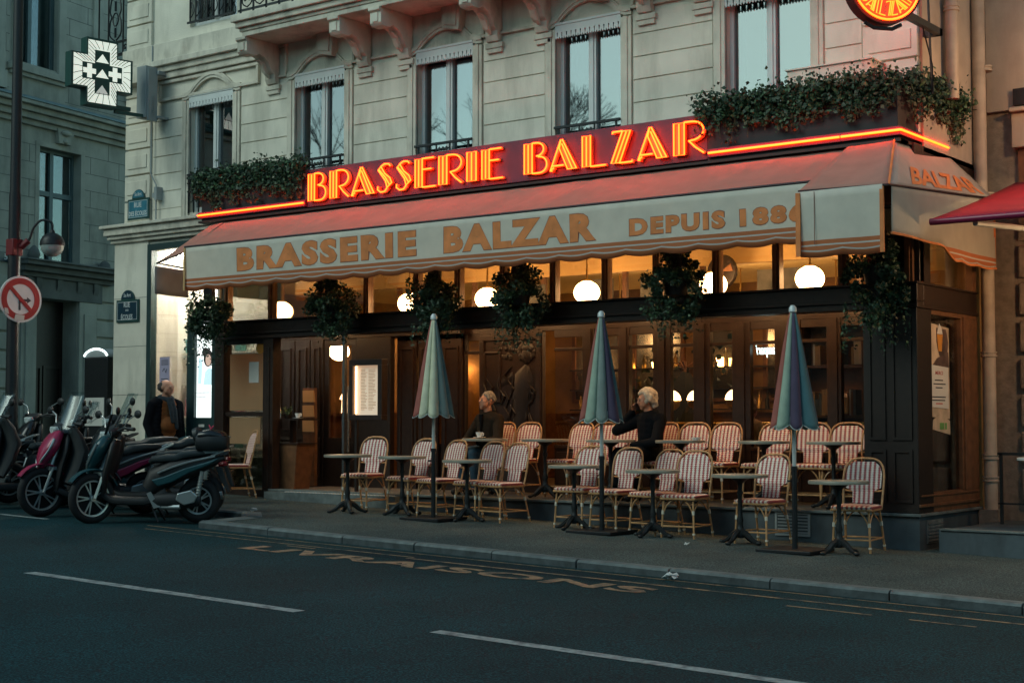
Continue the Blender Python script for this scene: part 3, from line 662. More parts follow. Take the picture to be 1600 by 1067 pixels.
# dining-room details: sconces added to brighten and warm the room, bottles on the partition, small framed pictures
mat('sconce',(1,.8,.5),.4,var=0,bump=0,emit=26,ecol=(1,.50,.16))  # glow of the added sconces, extra warm light for the interior
s0=None
for k,(x,y,z) in enumerate([(-14.1,20.85,2.3),(-12.9,20.85,2.3),(-11.7,20.85,2.3),(-10.5,20.85,2.3),(-9.3,20.85,2.3),(-8.1,20.85,2.3),(-16.9,20.85,2.3),(-18.0,20.85,2.3)]):
    lb_='small warm sconce added to brighten the dining room'
    if s0 is None:
        s0=thing('fill_sconce',lb_,'lamp',(x,y,z),group='added fill sconces on the far wall inside')
        b=MB(); b.lathe([(.05,0),(.075,.14),(.0,.15)],12); b.lathe([(0,0),(.05,0)],12); b.build('shade','sconce',s0); b=MB(); b.tube([(0,0,0),(0,.02,-.12),(0,.12,-.1)],.012,6); b.build('arm','brass',s0)
    else: dup(s0,(x,y,z),0,lb_)

bk=thing('back_bar','shelves of bottles and glasses along the far wall inside the brasserie','shelf',(0,0,0))
b=MB()
for z in (1.62,1.95,2.28): b.bx(-14.5,-7.0,20.7,20.9,z,z+.02)
b.build('shelf','wood_dark',bk)
for k in range(70):
    x=-14.4+7.2*rnd.random(); z=(1.64,1.97,2.30)[k%3]; h=rnd.uniform(.2,.29); b=MB(); b.lathe([(0,0),(.036,0),(.036,h*.6),(.013,h*.75),(.013,h),(0,h)],8,(x,20.78,z)); b.build('bottle',('leaf_dark','amber','book_b','chrome','paper')[k%5] if 0 else ('black_iron','brass','wood_lit','chrome','gold')[k%5],bk)
cr_=thing('coat_stand','wooden coat stand hung with dark coats inside the brasserie','coat stand',(-10.9,18.4,FL))
b=MB(); b.tube([(0,0,0),(0,0,1.8)],.025,8); 
for a in range(5): b.tube([(0,0,1.7),(.18*math.cos(a*1.26),.18*math.sin(a*1.26),1.8)],.012,5)
b.build('stand','wood_lit',cr_); b=MB(); b.lathe([(.05,1.65),(.16,1.5),(.2,1.1),(.24,.7),(.1,.68)],12,wob=lambda i,q:1+.15*math.sin(q*5)); b.build('coats','dark_room',cr_)
# ---------------- pharmacy shopfront (left)
ph=thing('pharmacy_shopfront','brightly lit white pharmacy window in a dark green frame left of the brasserie','shopfront',(0,0,0))
b=MB(); b.bx(-18.42,-18.32,14.98,15.1,.3,4.16); b.bx(-18.32,-16.88,14.98,15.1,4.06,4.16); b.bx(-16.95,-16.88,15.0,15.1,.3,2.9); b.bx(-17.50,-17.33,15.0,15.1,.36,3.0); b.bx(-18.32,-16.95,15.0,15.1,.3,.40)
b.bx(-17.33,-16.95,15.0,15.1,2.88,3.0); b.bx(-17.33,-16.95,15.0,15.1,1.28,1.5)
b.build('frame','green_frame',ph,bev=.004)
b=MB(); b.bx(-18.32,-17.5,15.04,15.048,.40,4.06); b.bx(-17.5,-16.95,15.04,15.048,3.0,4.06); b.build('glass_pane','pane_clear',ph)
b=MB(); b.bx(-18.9,-18.8,15.4,16.15,.3,4.2); b.bx(-18.8,-16.9,16.15,16.25,.3,4.2); b.bx(-18.9,-16.9,15.1,16.25,4.1,4.2); b.bx(-16.98,-16.93,15.12,15.24,.3,4.1); b.bx(-16.98,-16.93,15.24,16.15,3.3,4.1); b.bx(-16.98,-16.93,15.24,16.15,.3,.9)
b.bx(-18.9,-16.93,15.1,16.15,.34,.37)
b.build('interior','pharm_white',ph)
mat('tube_light',(1,.98,.9),.5,var=0,bump=0,emit=55,ecol=(1,.95,.82))
for k,y in enumerate((15.45,15.9)):
    b=MB(); b.bx(-18.7,-17.2,y-.08,y+.08,4.03,4.09); b.build('ceiling_light','tube_light',ph)
b=MB(); b.bx(-18.3,-18.0,15.7,15.75,.4,2.95)
for k in range(14): b.bx(-18.28+k*.02,-18.275+k*.02,15.69,15.7,.4,2.95)
b.build('ribbed_blind','paper',ph)
b=MB(); b.bx(-17.95,-17.52,15.5,15.54,.4,2.95); b.build('grey_screen','grey_paint',ph)
b=MB(); b.bx(-17.33,-16.95,15.03,15.06,.40,1.28); b.build('lower_panel','grey_paint',ph)
# shelving inside
b=MB()
for z in (1.0,1.5,2.0,2.5): b.bx(-18.75,-17.0,15.98,16.15,z,z+.03)
for k in range(40):
    x=-18.7+ (k%10)*.13; z=1.03+.5*(k//10); b.bx(x,x+rnd.uniform(.06,.11),16.0,16.12,z,z+rnd.uniform(.15,.32),1+k%3)
mat('box_teal',(.1,.35,.35),.6,var=0,bump=0); mat('box_pink',(.6,.25,.3),.6,var=0,bump=0)
b.build('shelf',['pharm_white','box_teal','box_pink','paper'],ph)
# backlit advertisement
ad=thing('lightbox_poster','glowing white advertising panel showing a dark-haired woman in the pharmacy window','poster',(-17.14,15.05,0))
mat('ad_light',(.9,.92,.9),.6,var=0,bump=0,emit=1.15,ecol=(.92,1,.98)); mat('ad_skin',(.75,.5,.4),.6,var=0,bump=0,emit=.45); mat('ad_hair',(.05,.04,.04),.6,var=0,bump=0,emit=.3); mat('ad_blue',(.5,.7,.75),.6,var=0,bump=0,emit=.8); mat('ad_text',(.35,.35,.4),.6,var=0,bump=0,emit=.3)
b=MB(); b.bx(-.19,.19,0,.03,1.5,2.88); b.build('panel','ad_light',ad)
def blob(cx,cz,rx,rz_,y,n=18): return [(cx+rx*math.cos(2*PI*i/n),cz+rz_*math.sin(2*PI*i/n)) for i in range(n)]
b=MB(); b.prism(blob(.06,2.38,.10,.13,0),'y',-.004,0,0); b.prism(blob(.0,2.47,.07,.07,0),'y',-.005,-.001,0); b.build('hair','ad_hair',ad)
b=MB(); b.prism(blob(.07,2.35,.06,.085,0),'y',-.009,-.006,0); b.build('face','ad_skin',ad)
b=MB(); b.prism([(-.16,2.0),(-.08,2.0),(-.06,2.35),(-.15,2.4)],'y',-.004,0); b.prism([(-.04,1.98),(.18,1.98),(.18,2.2),(.08,2.24),(.0,2.18)],'y',-.006,-.002); b.build('clothes','ad_blue',ad)
b=MB(); 
for z,w_ in ((1.86,.30),(1.80,.22)): 
    for k in range(int(w_/.03)): b.bx(-.17+k*.03,-.17+k*.03+.02,-.003,0,z,z+.02)
b.build('small_text','ad_text',ad)
b=MB(); b.bx(-.07,.05,-.06,-.052,1.36,1.40); b.build('maker_plate','paper',ad)
# window notices
nt_=thing('notice','lilac sheet taped in the pharmacy window above the bald man','notice',(-18.02,15.03,0))
b=MB(); b.bx(-.13,.10,-.004,0,1.98,2.42); b.build('sheet','lilac_paper',nt_)
b=MB(); 
for z in (2.36,2.33,2.3,2.08,2.05,2.02): b.bx(-.09,.07,-.006,-.004,z,z+.012)
b.tube([(-.06,-.006,2.2),(-.02,-.006,2.25),(.02,-.006,2.18),(.04,-.006,2.24)],.006,4); b.build('print','ink',nt_)
nt_=thing('notice','white sheet with small print in the pharmacy window behind the bald man','notice',(-18.0,15.03,0))
b=MB(); b.bx(-.10,.13,-.004,0,1.72,1.92); b.build('sheet','paper',nt_)
b=MB(); 
for k in range(7): b.bx(.0,.11,-.006,-.004,1.75+k*.022,1.756+k*.022)
b.build('print','ink',nt_)
# ---------------- street name plates
mat('enamel_blue',(.008,.035,.055),.3,var=.15,bump=.02); mat('enamel_blue_faded',(.03,.16,.22),.35,var=.15,bump=.02); mat('enamel_green',(.015,.06,.055),.35,var=.1,bump=.02); mat('enamel_white',(.6,.62,.6),.35,var=.05,bump=0)
def plate(x0,x1,z0,z1,y,lab,lines,mb):
    t=thing('street_name_sign',lab,'street sign',(0,y,0)); c=(x0+x1)/2; w_=x1-x0
    b=MB(); b.bx(x0,x1,-.02,0,z0,z1); zc=z1
    b.prism([(c-.3*w_,zc),(c+.3*w_,zc)]+[(c+.3*w_*math.cos(R(a)),zc+.45*w_*math.sin(R(a))*.62) for a in range(15,180,15)],'y',-.02,0)
    b.build('plate','enamel_green',t,bev=.004)
    b=MB(); b.bx(x0+.03,x1-.03,-.024,-.019,z0+.03,z1-.03); b.prism([(c-.25*w_,zc+.015),(c+.25*w_,zc+.015)]+[(c+.25*w_*math.cos(R(a)),zc+.015+.37*w_*math.sin(R(a))*.62) for a in range(15,180,15)],'y',-.024,-.019)
    b.build('enamel',mb,t)
    b=MB(); frame(b,x0+.035,x1-.035,z0+.035,z1-.035,.006,.0265,0); o=b.build('border','enamel_white',t)
    for s,a,c_,za,zb in lines: txt('lettering',s,'enamel_white',t,(c+a*w_,c+c_*w_,za,zb),lambda u,v,d:(u,-.0245-d,v),.002,bold=.014)
    txt('lettering','5e Arrt','enamel_white',t,(c-.16*w_,c+.16*w_,zc+.04,zc+.10),lambda u,v,d:(u,-.0245-d,v),.002,bold=.008)
    return t
plate(-19.12,-18.60,4.60,4.93,15.17,'faded blue street plate reading RUE DES ECOLES above the stone ledge',[('RUE',-.18,.16,4.79,4.87),('DES ÉCOLES',-.42,.40,4.66,4.75)],'enamel_blue_faded')
plate(-19.14,-18.60,2.98,3.33,14.995,'dark blue street plate reading RUE DES ECOLES on the pier beside the pharmacy window',[('RUE',-.15,.12,3.21,3.29),('DES',-.07,.06,3.15,3.18),('ÉCOLES',-.27,.24,3.02,3.12)],'enamel_blue')
# conduit and bell beside the upper plate
b=MB(); b.tube([(-18.55,15.14,7.3),(-18.55,15.14,5.28),(-18.42,15.14,5.1),(-18.42,15.14,4.5)],.012,6); b.bx(-18.40,-18.34,15.08,15.2,4.86,5.06); b.bx(-18.47,-18.41,15.1,15.2,4.9,4.97)
tag(b.build('cable_conduit','grey_paint'),'thin grey conduit with junction box right of the upper street plate','conduit')
# alarm box + green pharmacy cross
b=MB(); b.bx(-18.52,-18.30,14.82,15.04,6.10,6.90); b.bx(-18.30,-18.27,14.84,15.02,6.05,6.86); b.bx(-18.28,-18.22,15.0,15.2,6.78,6.84); b.bx(-18.28,-18.22,15.0,15.2,6.1,6.14)
for k in range(10): b.bx(-18.27,-18.262,14.9,14.96,6.15+k*.03,6.165+k*.03)
tag(b.build('bracket_box','grey_paint',bev=.008),'tall grey metal box on the wall beside the pharmacy cross','metal box')
ang=math.atan2(.989,.153)   # plane of the cross
cr=thing('pharmacy_cross','lit pharmacy cross with white triangles and small crosses hanging off the corner','shop sign',(-18.5,14.1,6.66),ang)
mat('cross_case',(.01,.06,.05),.4,var=.1,bump=0); mat('cross_dark',(.008,.03,.03),.5,var=.1,bump=0); mat('cross_lit',(.75,.8,.7),.6,var=.1,scale=12,bump=0,emit=.5,ecol=(.93,1,.86)); mat('cross_dim',(.55,.55,.5),.6,var=.1,scale=12,bump=0,emit=.22,ecol=(.95,1,.9))
def plus(r,a): return [(-a,-r),(a,-r),(a,-a),(r,-a),(r,a),(a,a),(a,r),(-a,r),(-a,a),(-r,a),(-r,-a),(-a,-a)]
def prong(b,poly,y0,y1): # split concave polygon into three boxes
    pass
b=MB(); b.prism(plus(.51,.26),'y',-.09,.09); b.build('case','cross_case',cr,bev=.004)
for s in (-1,1):
    b=MB()
    r,a,i,ia=.47,.235,.33,.125
    yy=(-.095,-.091) if s<0 else (.091,.095)
    # lit ring between the outer and inner plus outlines
    O=plus(r,a); I=plus(i,ia); 
    for k in range(12):
        j=(k+1)%12; q=[O[k],O[j],I[j],I[k]]; b.prism(q,'y',yy[0],yy[1],0)
    b.build('lit_border','cross_lit',cr)
    for zc in (-.26,-.02,.21): b=MB(); b.prism([(-.105,zc-.06),(.105,zc-.06),(0,zc+.07)],'y',yy[0],yy[1],0); b.build('lit_triangle','cross_lit' if zc>-.2 else 'cross_dim',cr)
    for xc in (-.21,.21): b=MB(); b.prism([(x+xc,z) for x,z in plus(.105,.038)],'y',yy[0]*1.0,yy[1],0); b.build('lit_cross','cross_lit',cr)
    b=MB()
    for k in range(46):
        t=k/46*12; e=int(t); f=t-e; O0,O1,I0,I1=O[e],O[(e+1)%12],I[e],I[(e+1)%12]
        p=(O0[0]+(O1[0]-O0[0])*f,O0[1]+(O1[1]-O0[1])*f); q=(I0[0]+(I1[0]-I0[0])*f,I0[1]+(I1[1]-I0[1])*f)
        y=yy[0]-.002 if s<0 else yy[1]+.002
        b.tube([(p[0],y,p[1]),((p[0]+q[0])/2+.01,y,(p[1]+q[1])/2+.015),(q[0]+.02,y,q[1]+.02)],.0045,4)
    b.build('cable_marks','cross_dark',cr)
b=MB(); b.bx(.26,.52,-.03,.03,-.5,-.44); b.bx(.26,1.0,-.025,.025,-.56,-.51); b.build('support_arm','cross_case',cr)
# ironwork panel at the corner of the side street
b=MB(); X0,X1,y=-20.5,-19.62,15.6
b.bx(X0,X1,y-.02,y+.02,7.18,7.22); b.bx(X0,X1,y-.02,y+.02,7.4,7.43); b.bx(X0,X1,y-.02,y+.02,8.2,8.24)
for x in (X0,X0+.25,X1-.25,X1-.02): b.bx(x,x+.018,y-.01,y+.01,7.2,8.3)
cx=(X0+X1)/2
for s in (-1,1):
    b.tube(smooth([(cx+s*.02,y,7.45),(cx+s*.14,y,7.55),(cx+s*.14,y,7.75),(cx+s*.1,y,7.85),(cx+s*.14,y,7.95),(cx+s*.1,y,8.15),(cx,y,8.2)],4),.013,5)
    for zc,r in ((7.3,.06),(8.36,.1)):
        b.tube([(cx+s*(.26+.0)+(r-.004*k)*math.cos(k*.5),y,zc+(r-.004*k)*math.sin(k*.5)) for k in range(18)],.012,5)
b.tube([(cx+.07*math.cos(t*.5),y,7.8+.11*math.sin(t*.5)) for t in range(13)],.012,5,True); b.tube([(cx,y,7.5),(cx,y,7.66)],.02,5); b.tube([(cx,y,7.94),(cx,y,8.1)],.02,5)
sb=thing('side_balcony','ornate black iron balcony panel projecting round the corner above the pharmacy cross','balcony',(0,0,.26)); b.build('iron_panel','black_iron',sb)
b=MB(); b.bx(X0-.05,-19.2,y+.1,17.5,7.05,7.15); b.build('slab','stone_trim',sb,bev=.01)
b=MB(); b.bx(X0-.1,X1,y+.9,y+1.0,7.15,9.5); b.build('dark_window','dark_room',sb)  # near-black sheet standing in for the dark window behind the ironwork
# ---------------- old stone building across the side street
lb=thing('old_stone_building','grimy grey stone building across the side street with an arched dark doorway','building',(-26,17.5,0),math.atan2(.981,-.195))
H=13; b=MB()
def lbx(t0,t1,d0,d1,z0,z1,mi=0): b.bx(t0,t1,-d1,-d0,z0,z1,mi)   # local x along facade, +y local = into... facade outward = -y
def holes(zs,ts):
    pass
# wall as boxes around openings: door (0.95..2.2 , .3..3.95), low window (1.04..2.28, 4.8..7.07), upper windows
opn=[(1.0,2.2,.2,3.95),(1.04,2.25,4.72,7.07),(.3,1.6,8.7,11.3),(3.9,5.1,4.72,7.07),(3.8,5.1,8.7,11.3),(-2.4,-1.2,4.72,7.07),(-2.4,-1.2,8.7,11.3)]
ts=sorted({-9,10,*[o_[0] for o_ in opn],*[o_[1] for o_ in opn]}); zs=sorted({-.5,H,*[o_[2] for o_ in opn],*[o_[3] for o_ in opn]})
for i in range(len(ts)-1):
    for j in range(len(zs)-1):
        tm=(ts[i]+ts[i+1])/2; zm=(zs[j]+zs[j+1])/2
        if any(o_[0]<tm<o_[1] and o_[2]<zm<o_[3] for o_ in opn): continue
        b.bx(ts[i],ts[i+1],0,.5,zs[j],zs[j+1])
b.bx(-9,10,.5,7,12.5,H)
b.build('wall','old_stone',lb)
b=MB()
z=4.9; k=0
while z<7.3:
    for t0,t1 in ((-1.1,1.0),(2.32,3.85),(5.2,9)): b.bx(t0,t1,-.003,.0,z,z+.012)
    for t in [-.5+(.35 if k%2 else 0)+.9*q for q in range(9)]:
        if not(.95<t<2.35) : b.bx(t,t+.012,-.003,.0,z,z+.36)
    z+=.36; k+=1
b.build('stone_joint','old_stone_dark',lb); b=MB()
z=8.1
while z<12:
    for t0,t1 in ((-1.1,.15),(1.75,3.65),(5.2,9)): b.bx(t0,t1,-.003,.0,z,z+.012)
    for t in [-.3+(.35 if k%2 else 0)+.9*q for q in range(9)]:
        if not(.1<t<1.8): b.bx(t,t+.012,-.003,.0,z,z+.36)
    z+=.36; k+=1
b.build('stone_joint','old_stone_dark',lb)
b=MB()   # rusticated base
z=.2
while z<4.2:
    for t0,t1 in ((-9,.45),(2.75,9.5)): b.bx(t0,t1,-.05,.0,z,z+.33)
    z+=.38
b.build('base_block','old_stone',lb,bev=.02)
b=MB()
for z0,z1,p in ((7.44,7.55,.08),(7.55,7.68,.16),(7.68,7.8,.24),(7.8,7.88,.34)): b.bx(-9,10,-p,.02,z0,z1)
b.build('cornice','old_stone',lb,bev=.015)
b=MB(); b.hexa([(-9,-.36,7.885),(10,-.36,7.885),(10,.0,7.885),(-9,.0,7.885)],[(-9,-.36,7.9),(10,-.36,7.9),(10,.0,8.05),(-9,.0,8.05)]); b.build('cornice_flashing','zinc',lb)
b=MB()
for t0,t1 in ((.3,1.6),(3.8,5.1),(-2.4,-1.2)):
    for s,x in ((-1,t0),(1,t1)): b.bx(x-.1,x+.1,-.06,.02,8.6,11.3)
    b.bx(t0-.2,t1+.2,-.14,.02,8.48,8.62); b.bx(t0-.15,t1+.15,-.08,.02,8.4,8.48)
b.bx(2.55,2.85,-.05,.02,8.2,12.4); b.bx(-.3,-.02,-.08,.02,8.05,12.4); b.bx(-.34,.02,-.1,.02,8.05,8.4)
for t0,t1 in ((1.04,2.25),(3.9,5.1)): 
    b.bx(t1,t1+.12,-.015,.02,4.7,7.1); b.bx(t0-.12,t0,-.015,.02,4.7,7.1); b.bx(t0-.12,t1+.12,-.015,.02,7.07,7.17)
b.build('window_trim','old_stone',lb,bev=.01)
b=MB(); b.prism([(1.5,7.2),(1.85,7.2),(1.95,7.5),(1.45,7.5)],'y',-.1,.02); b.ball((1.68,-.12,7.42),(.14,.06,.06)); b.ball((1.68,-.1,7.25),(.07,.05,.05)); b.build('keystone','old_stone',lb)
mat('grey_frame',(.10,.16,.17),.5,var=.1,bump=0)
def lwin(t0,t1,z0,z1,cur,zt):
    y=.22; b=MB(); f=.06
    frame(b,t0,t1,z0,z1,f,.03,y); m=t0+(t1-t0)*.45
    b.bx(m-.05,m+.05,y-.04,y+.02,z0+f,z1-f)
    if zt: b.bx(t0+f,m-.05,y-.035,y+.015,zt,zt+.1); b.bx(m+.05,t1-f,y-.035,y+.015,zt,zt+.1)
    fr=b.build('window','grey_frame',lb)
    p=MB(); p.bx(t0+f,t1-f,y+.021,y+.027,z0+f,z1-f); p.build('glass_pane',M['pane_old'],fr)
    p=MB(); p.grid(lambda u,v:(t0+(cur[1]-cur[0])*u+cur[0],y+.08+.02*math.sin(u*30),z0+(z1-z0)*v),30,2); p.build('curtain',cur[2],fr,solid=.005)
    p=MB(); p.bx(t0-.1,t1+.1,y+.35,y+.4,z0-.1,z1+.1); p.build('room_back','dark_room',fr)
glass('pane_old',.04,(.8,.85,.85),.03,.02)
lwin(1.04,2.25,4.72,7.07,(.0,.5,'orange_curtain'),6.1)
lwin(.3,1.6,8.7,11.3,(.05,1.25,'grey_curtain'),None); lwin(3.9,5.1,4.72,7.07,(0,1.2,'grey_curtain'),6.1); lwin(3.8,5.1,8.7,11.3,(0,1.2,'grey_curtain'),None); lwin(-2.4,-1.2,8.7,11.3,(0,1.2,'grey_curtain'),None); lwin(-2.4,-1.2,4.72,7.07,(0,1.2,'grey_curtain'),6.1)
b=MB()  # door hood
for z0,z1,p,a,c_ in ((4.36,4.46,.14,.5,3.2),(4.46,4.58,.26,.42,3.28),(4.58,4.66,.38,.36,3.36),(4.66,4.70,.42,.34,3.38)): b.bx(a,c_,-p,.02,z0,z1)
b.bx(.6,2.9,-.08,.02,3.95,4.36)
for t in (.62,.9,1.5,2.1,2.6): b.prism([(0,4.36),(-.12,4.36),(-.12,4.2),(-.05,4.05),(0,4.0)],'x',t,t+.16)
b.lathe([(.0,.3),(.04,.28),(.1,.2),(.13,.1),(.1,.03),(.13,0)][::-1],12,(.8,-.12,4.7)); b.lathe([(.13,0),(.12,.1),(.06,.16),(0,.18)],12,(2.9,-.12,4.7))
b.build('door_hood','old_stone_dark',lb,bev=.012)
b=MB(); b.bx(.55,.98,-.06,.02,.2,3.95); b.bx(.65,.88,-.09,-.05,.3,3.7); b.bx(2.22,2.75,-.06,.02,.2,3.95); b.bx(2.35,2.62,-.09,-.05,.3,3.7); b.build('door_pilaster','old_stone',lb,bev=.01)
b=MB(); b.bx(1.0,2.2,.38,.44,.2,3.95); frame(b,1.05,1.58,.4,2.6,.06,.03,.38); frame(b,1.62,2.15,.4,2.6,.06,.03,.38); b.build('door','wood_dark',lb)
np_=thing('house_number_plate','small blue plate with the figure 5 on the old stone wall','number plate',(0,0,0)); np_.matrix_world=Matrix.Translation(Vector((-26,17.5,0)))@Matrix.Rotation(math.atan2(.981,-.195),4,'Z')
b=MB(); b.bx(-.25,.22,-.03,-.003,4.6,4.8); b.build('plate','enamel_blue',np_)
txt('lettering','5','enamel_white',np_,(.08,.17,4.64,4.76),lambda u,v,d:(u,-.031-d,v),.002,bold=.02)
# street information column
ic=thing('information_column','dark information column with a curved lit top and a small map by the side street','street furniture',(-19.9,15.3,gz(-19.9)))
b=MB(); b.bx(-.3,.3,-.12,.12,0,2.0); b.build('cabinet','black_iron',ic,bev=.02)
b=MB(); b.prism([(-.3,2.0),(.3,2.0)]+[(.3*math.cos(R(a)),2.0+.14*math.sin(R(a))) for a in range(15,180,15)],'y',-.12,.12); b.build('cap','grey_paint',ic)
mat('cap_light',(.9,.95,.95),.5,var=0,bump=0,emit=2.2,ecol=(.85,1,1))
b=MB(); b.tube([(.3*math.cos(R(a)),-.125,1.98+.15*math.sin(R(a))) for a in range(15,166,10)],.018,6); b.build('light_strip','cap_light',ic)
b=MB(); b.bx(-.24,.24,-.135,-.12,.9,1.35); b.build('map','paper',ic)
b=MB()
for k in range(9): b.tube([(rnd.uniform(-.2,.2),-.137,rnd.uniform(.93,1.32)) for _ in range(3)],.004,4)
b.build('map_lines','grey_paint',ic)
# ---------------- neighbour on the right
nb=thing('neighbour_building','coarse stone building with banded joints at the right edge behind the red awning','building',(0,0,0))
b=MB(); b.bx(-6.6,6,17.12,17.6,-.5,12); b.build('wall','rough_stone',nb)
b=MB(); z=.55
while z<3.6: b.bx(-5.72,6,17.04,17.12,z,z+.36); z+=.42
b.build('stone_band','rough_stone',nb,bev=.02)
b=MB(); b.bx(-5.75,6,16.98,17.12,4.55,4.95); b.bx(-5.75,6,16.9,17.12,4.95,5.0); b.build('ledge','plaster',nb,bev=.01)
b=MB(); b.bx(-5.7,6,17.05,17.12,3.75,4.55); b.build('sign_band','wood_lit',nb)
b=MB(); b.bx(-6.05,6,17.04,17.12,5.0,12); b.build('render','plaster',nb)
b=MB(); b.bx(-5.72,-5.35,16.96,17.04,5.03,5.22); b.build('grille','black_iron',nb)
# low platform with rail
pf=thing('raised_platform','low stone platform with dark railing at the right edge of the pavement','platform',(0,0,0))
b=MB(); b.bx(-5.92,6,15.05,17.04,-.3,.33); b.build('step','plinth_paint',pf,bev=.015)
b=MB(); b.bx(-5.9,6,15.03,15.2,.33,.345); b.build('edge','granite',pf)
b=MB(); b.bx(-5.7,3,16.2,16.23,1.08,1.11); b.bx(-5.7,3,16.2,16.23,.55,.57)
x=-5.68
while x<3: b.bx(x,x+.03,16.2,16.23,.34,1.1); x+=.35
b.build('railing','black_iron',pf)
b=MB(); b.bx(-5.2,3,16.24,16.26,.4,1.0); b.build('railing_panel','green_frame',pf)
# side table and stool behind it
t=thing('bistro_table','pale round table top with a glass behind the railing at the right edge','table',(-5.02,15.75,.345))
b=MB(); b.lathe([(0,.70),(.3,.70),(.3,.725),(0,.725)],24); b.build('top','white_paint',t); b=MB(); b.lathe([(.2,0),(.2,.02),(.03,.05),(.025,.7)],14); b.build('pedestal','black_iron',t)
# red awning of the neighbour
mat('crimson',(.34,.008,.022),.8,var=.12,scale=4,bump=.1,bs=200)
ra=thing('red_awning','plain crimson awning of the neighbouring shop cut by the right edge','awning',(0,0,0))
A=(-5.72,14.5,3.46);B=(-3.0,14.5,3.46);Cc=(-3.0,17.0,4.16);D=(-5.72,17.0,4.16)
b=MB(); b.grid(lambda u,v:(A[0]+(B[0]-A[0])*u,14.5+2.5*v,3.47+.68*v-.02*math.sin(PI*v)),12,8); b.build('fabric','crimson',ra,solid=.006)
b=MB(); b.tube([(-5.74,14.5,3.44),(-3.0,14.5,3.44)],.035,10); mat('crimson_bar',(.20,.01,.05),.35,var=.1,bump=0); b.build('front_bar','crimson_bar',ra)
b=MB(); b.tube([(-5.3,14.55,3.4),(-5.15,15.7,3.45),(-5.2,17.0,3.5)],.03,8); b.tube([(-4.0,14.55,3.4),(-3.8,15.7,3.45),(-4.0,17.0,3.5)],.03,8); b.bx(-5.3,-5.1,16.9,17.04,3.4,3.7); b.build('folding_arm','grey_paint',ra)
# building across the street (behind the camera), only met in reflections
op=thing('opposite_building','plain stone building with dark windows on the far side of the street','building',(0,0,0))
b=MB(); b.bx(-70,50,-12,-9,-2,10.5); b.build('wall','old_stone_dark',op)

# warm lamps of the neighbouring shop, just outside the frame; their glow is what the photo shows
mat('lamp_glass',(1,.8,.5),.4,var=0,bump=0,emit=120,ecol=(1,.58,.28))
for loc,lb_ in (((-4.25,15.6,3.15),'small warm lantern under the red awning, beyond the right edge'),((-4.4,15.7,5.3),'small warm wall lantern above the red awning, beyond the right edge')):
    t=thing('wall_lantern',lb_,'lamp',loc); b=MB(); b.ball((0,0,0),.12,16,10); b.build('globe','lamp_glass',t)
    b=MB(); b.lathe([(0,.16),(.05,.15),(.13,.08),(.125,.075),(0,.12)],16); b.tube([(0,0,.14),(0,.3,.3),(0,17.03-loc[1],.3)],.015,6); b.build('hood','black_iron',t)

# bare street trees on the far pavement (met only in the window reflections)
for x,y,h_ in ((-41,-5,14),(-35,-5.5,13),(-28,-6,12.5)):
    t=thing('bare_tree','leafless street tree across the road, number of metres behind the viewer','tree',(x,y,-.2)) if 0 else thing('bare_tree','leafless street tree on the opposite pavement, behind the viewpoint','tree',(x,y,-.2),group='bare trees on the opposite pavement')
    b=MB(); b.tube([(0,0,0),(.1,0,h_*.25),(0,.1,h_*.45)],[.2,.16,.12],8); b.build('trunk','black_iron',t)
    b=MB()
    def br(p,d,l,r,n):
        q=p+d*l; b.tube([p,(p+q)/2+Vector((rnd.uniform(-.05,.05)*l,rnd.uniform(-.05,.05)*l,0)),q],[r,r*.8,r*.6],4)
        if n:
            for _ in range(3): br(q,(d+Vector((rnd.uniform(-.7,.7),rnd.uniform(-.7,.7),rnd.uniform(-.1,.5)))).normalized(),l*.72,r*.6,n-1)
    for _ in range(4): br(Vector((0,.1,h_*.42)),Vector((rnd.uniform(-.6,.6),rnd.uniform(-.6,.6),1)).normalized(),h_*.2,.09,4)
    b.build('branches','black_iron',t)
# ---------------- neon sign on its long fascia box
mat('fascia',(.13,.022,.045),.5,var=.25,scale=3,bump=.1,stain=((.03,.01,.02),2,.5))
mat('fascia_dark',(.014,.008,.010),.6,var=.3,scale=4,bump=.1)
mat('letter_face',(.75,.22,.05),.45,var=.06,bump=.03)
mat('neon',(1,.25,.08),.4,var=0,bump=0,emit=13,ecol=(1,.040,.002))
mat('neon_line',(1,.25,.08),.4,var=0,bump=0,emit=17,ecol=(1,.034,.002))
ns=thing('neon_sign','glowing orange neon letters BRASSERIE BALZAR on a long dark red fascia above the awning','neon sign',(0,0,0))
FY=14.7; FX=-6.15
b=MB(); b.bx(-14.75,-8.4,FY,YF,4.38,4.90); b.build('fascia','fascia',ns,bev=.006)
b=MB(); b.bx(-16.86,-14.75,FY,YF,4.36,4.86); b.build('planter_box','fascia_dark',ns,bev=.006); b=MB(); b.bx(-8.4,FX,FY,YF,4.36,4.92); b.bx(FX-.45,FX,YF,16.55,4.36,4.95); b.bx(FX-.3,FX-.01,15.4,16.7,3.72,4.36); b.build('planter_box','fascia_dark',ns,bev=.006)
b=MB(); b.bx(-16.9,FX+.03,FY-.03,FY+.2,4.33,4.36); b.bx(FX-.1,FX+.03,FY,16.0,4.33,4.36); b.build('awning_housing','wood_dark',ns)
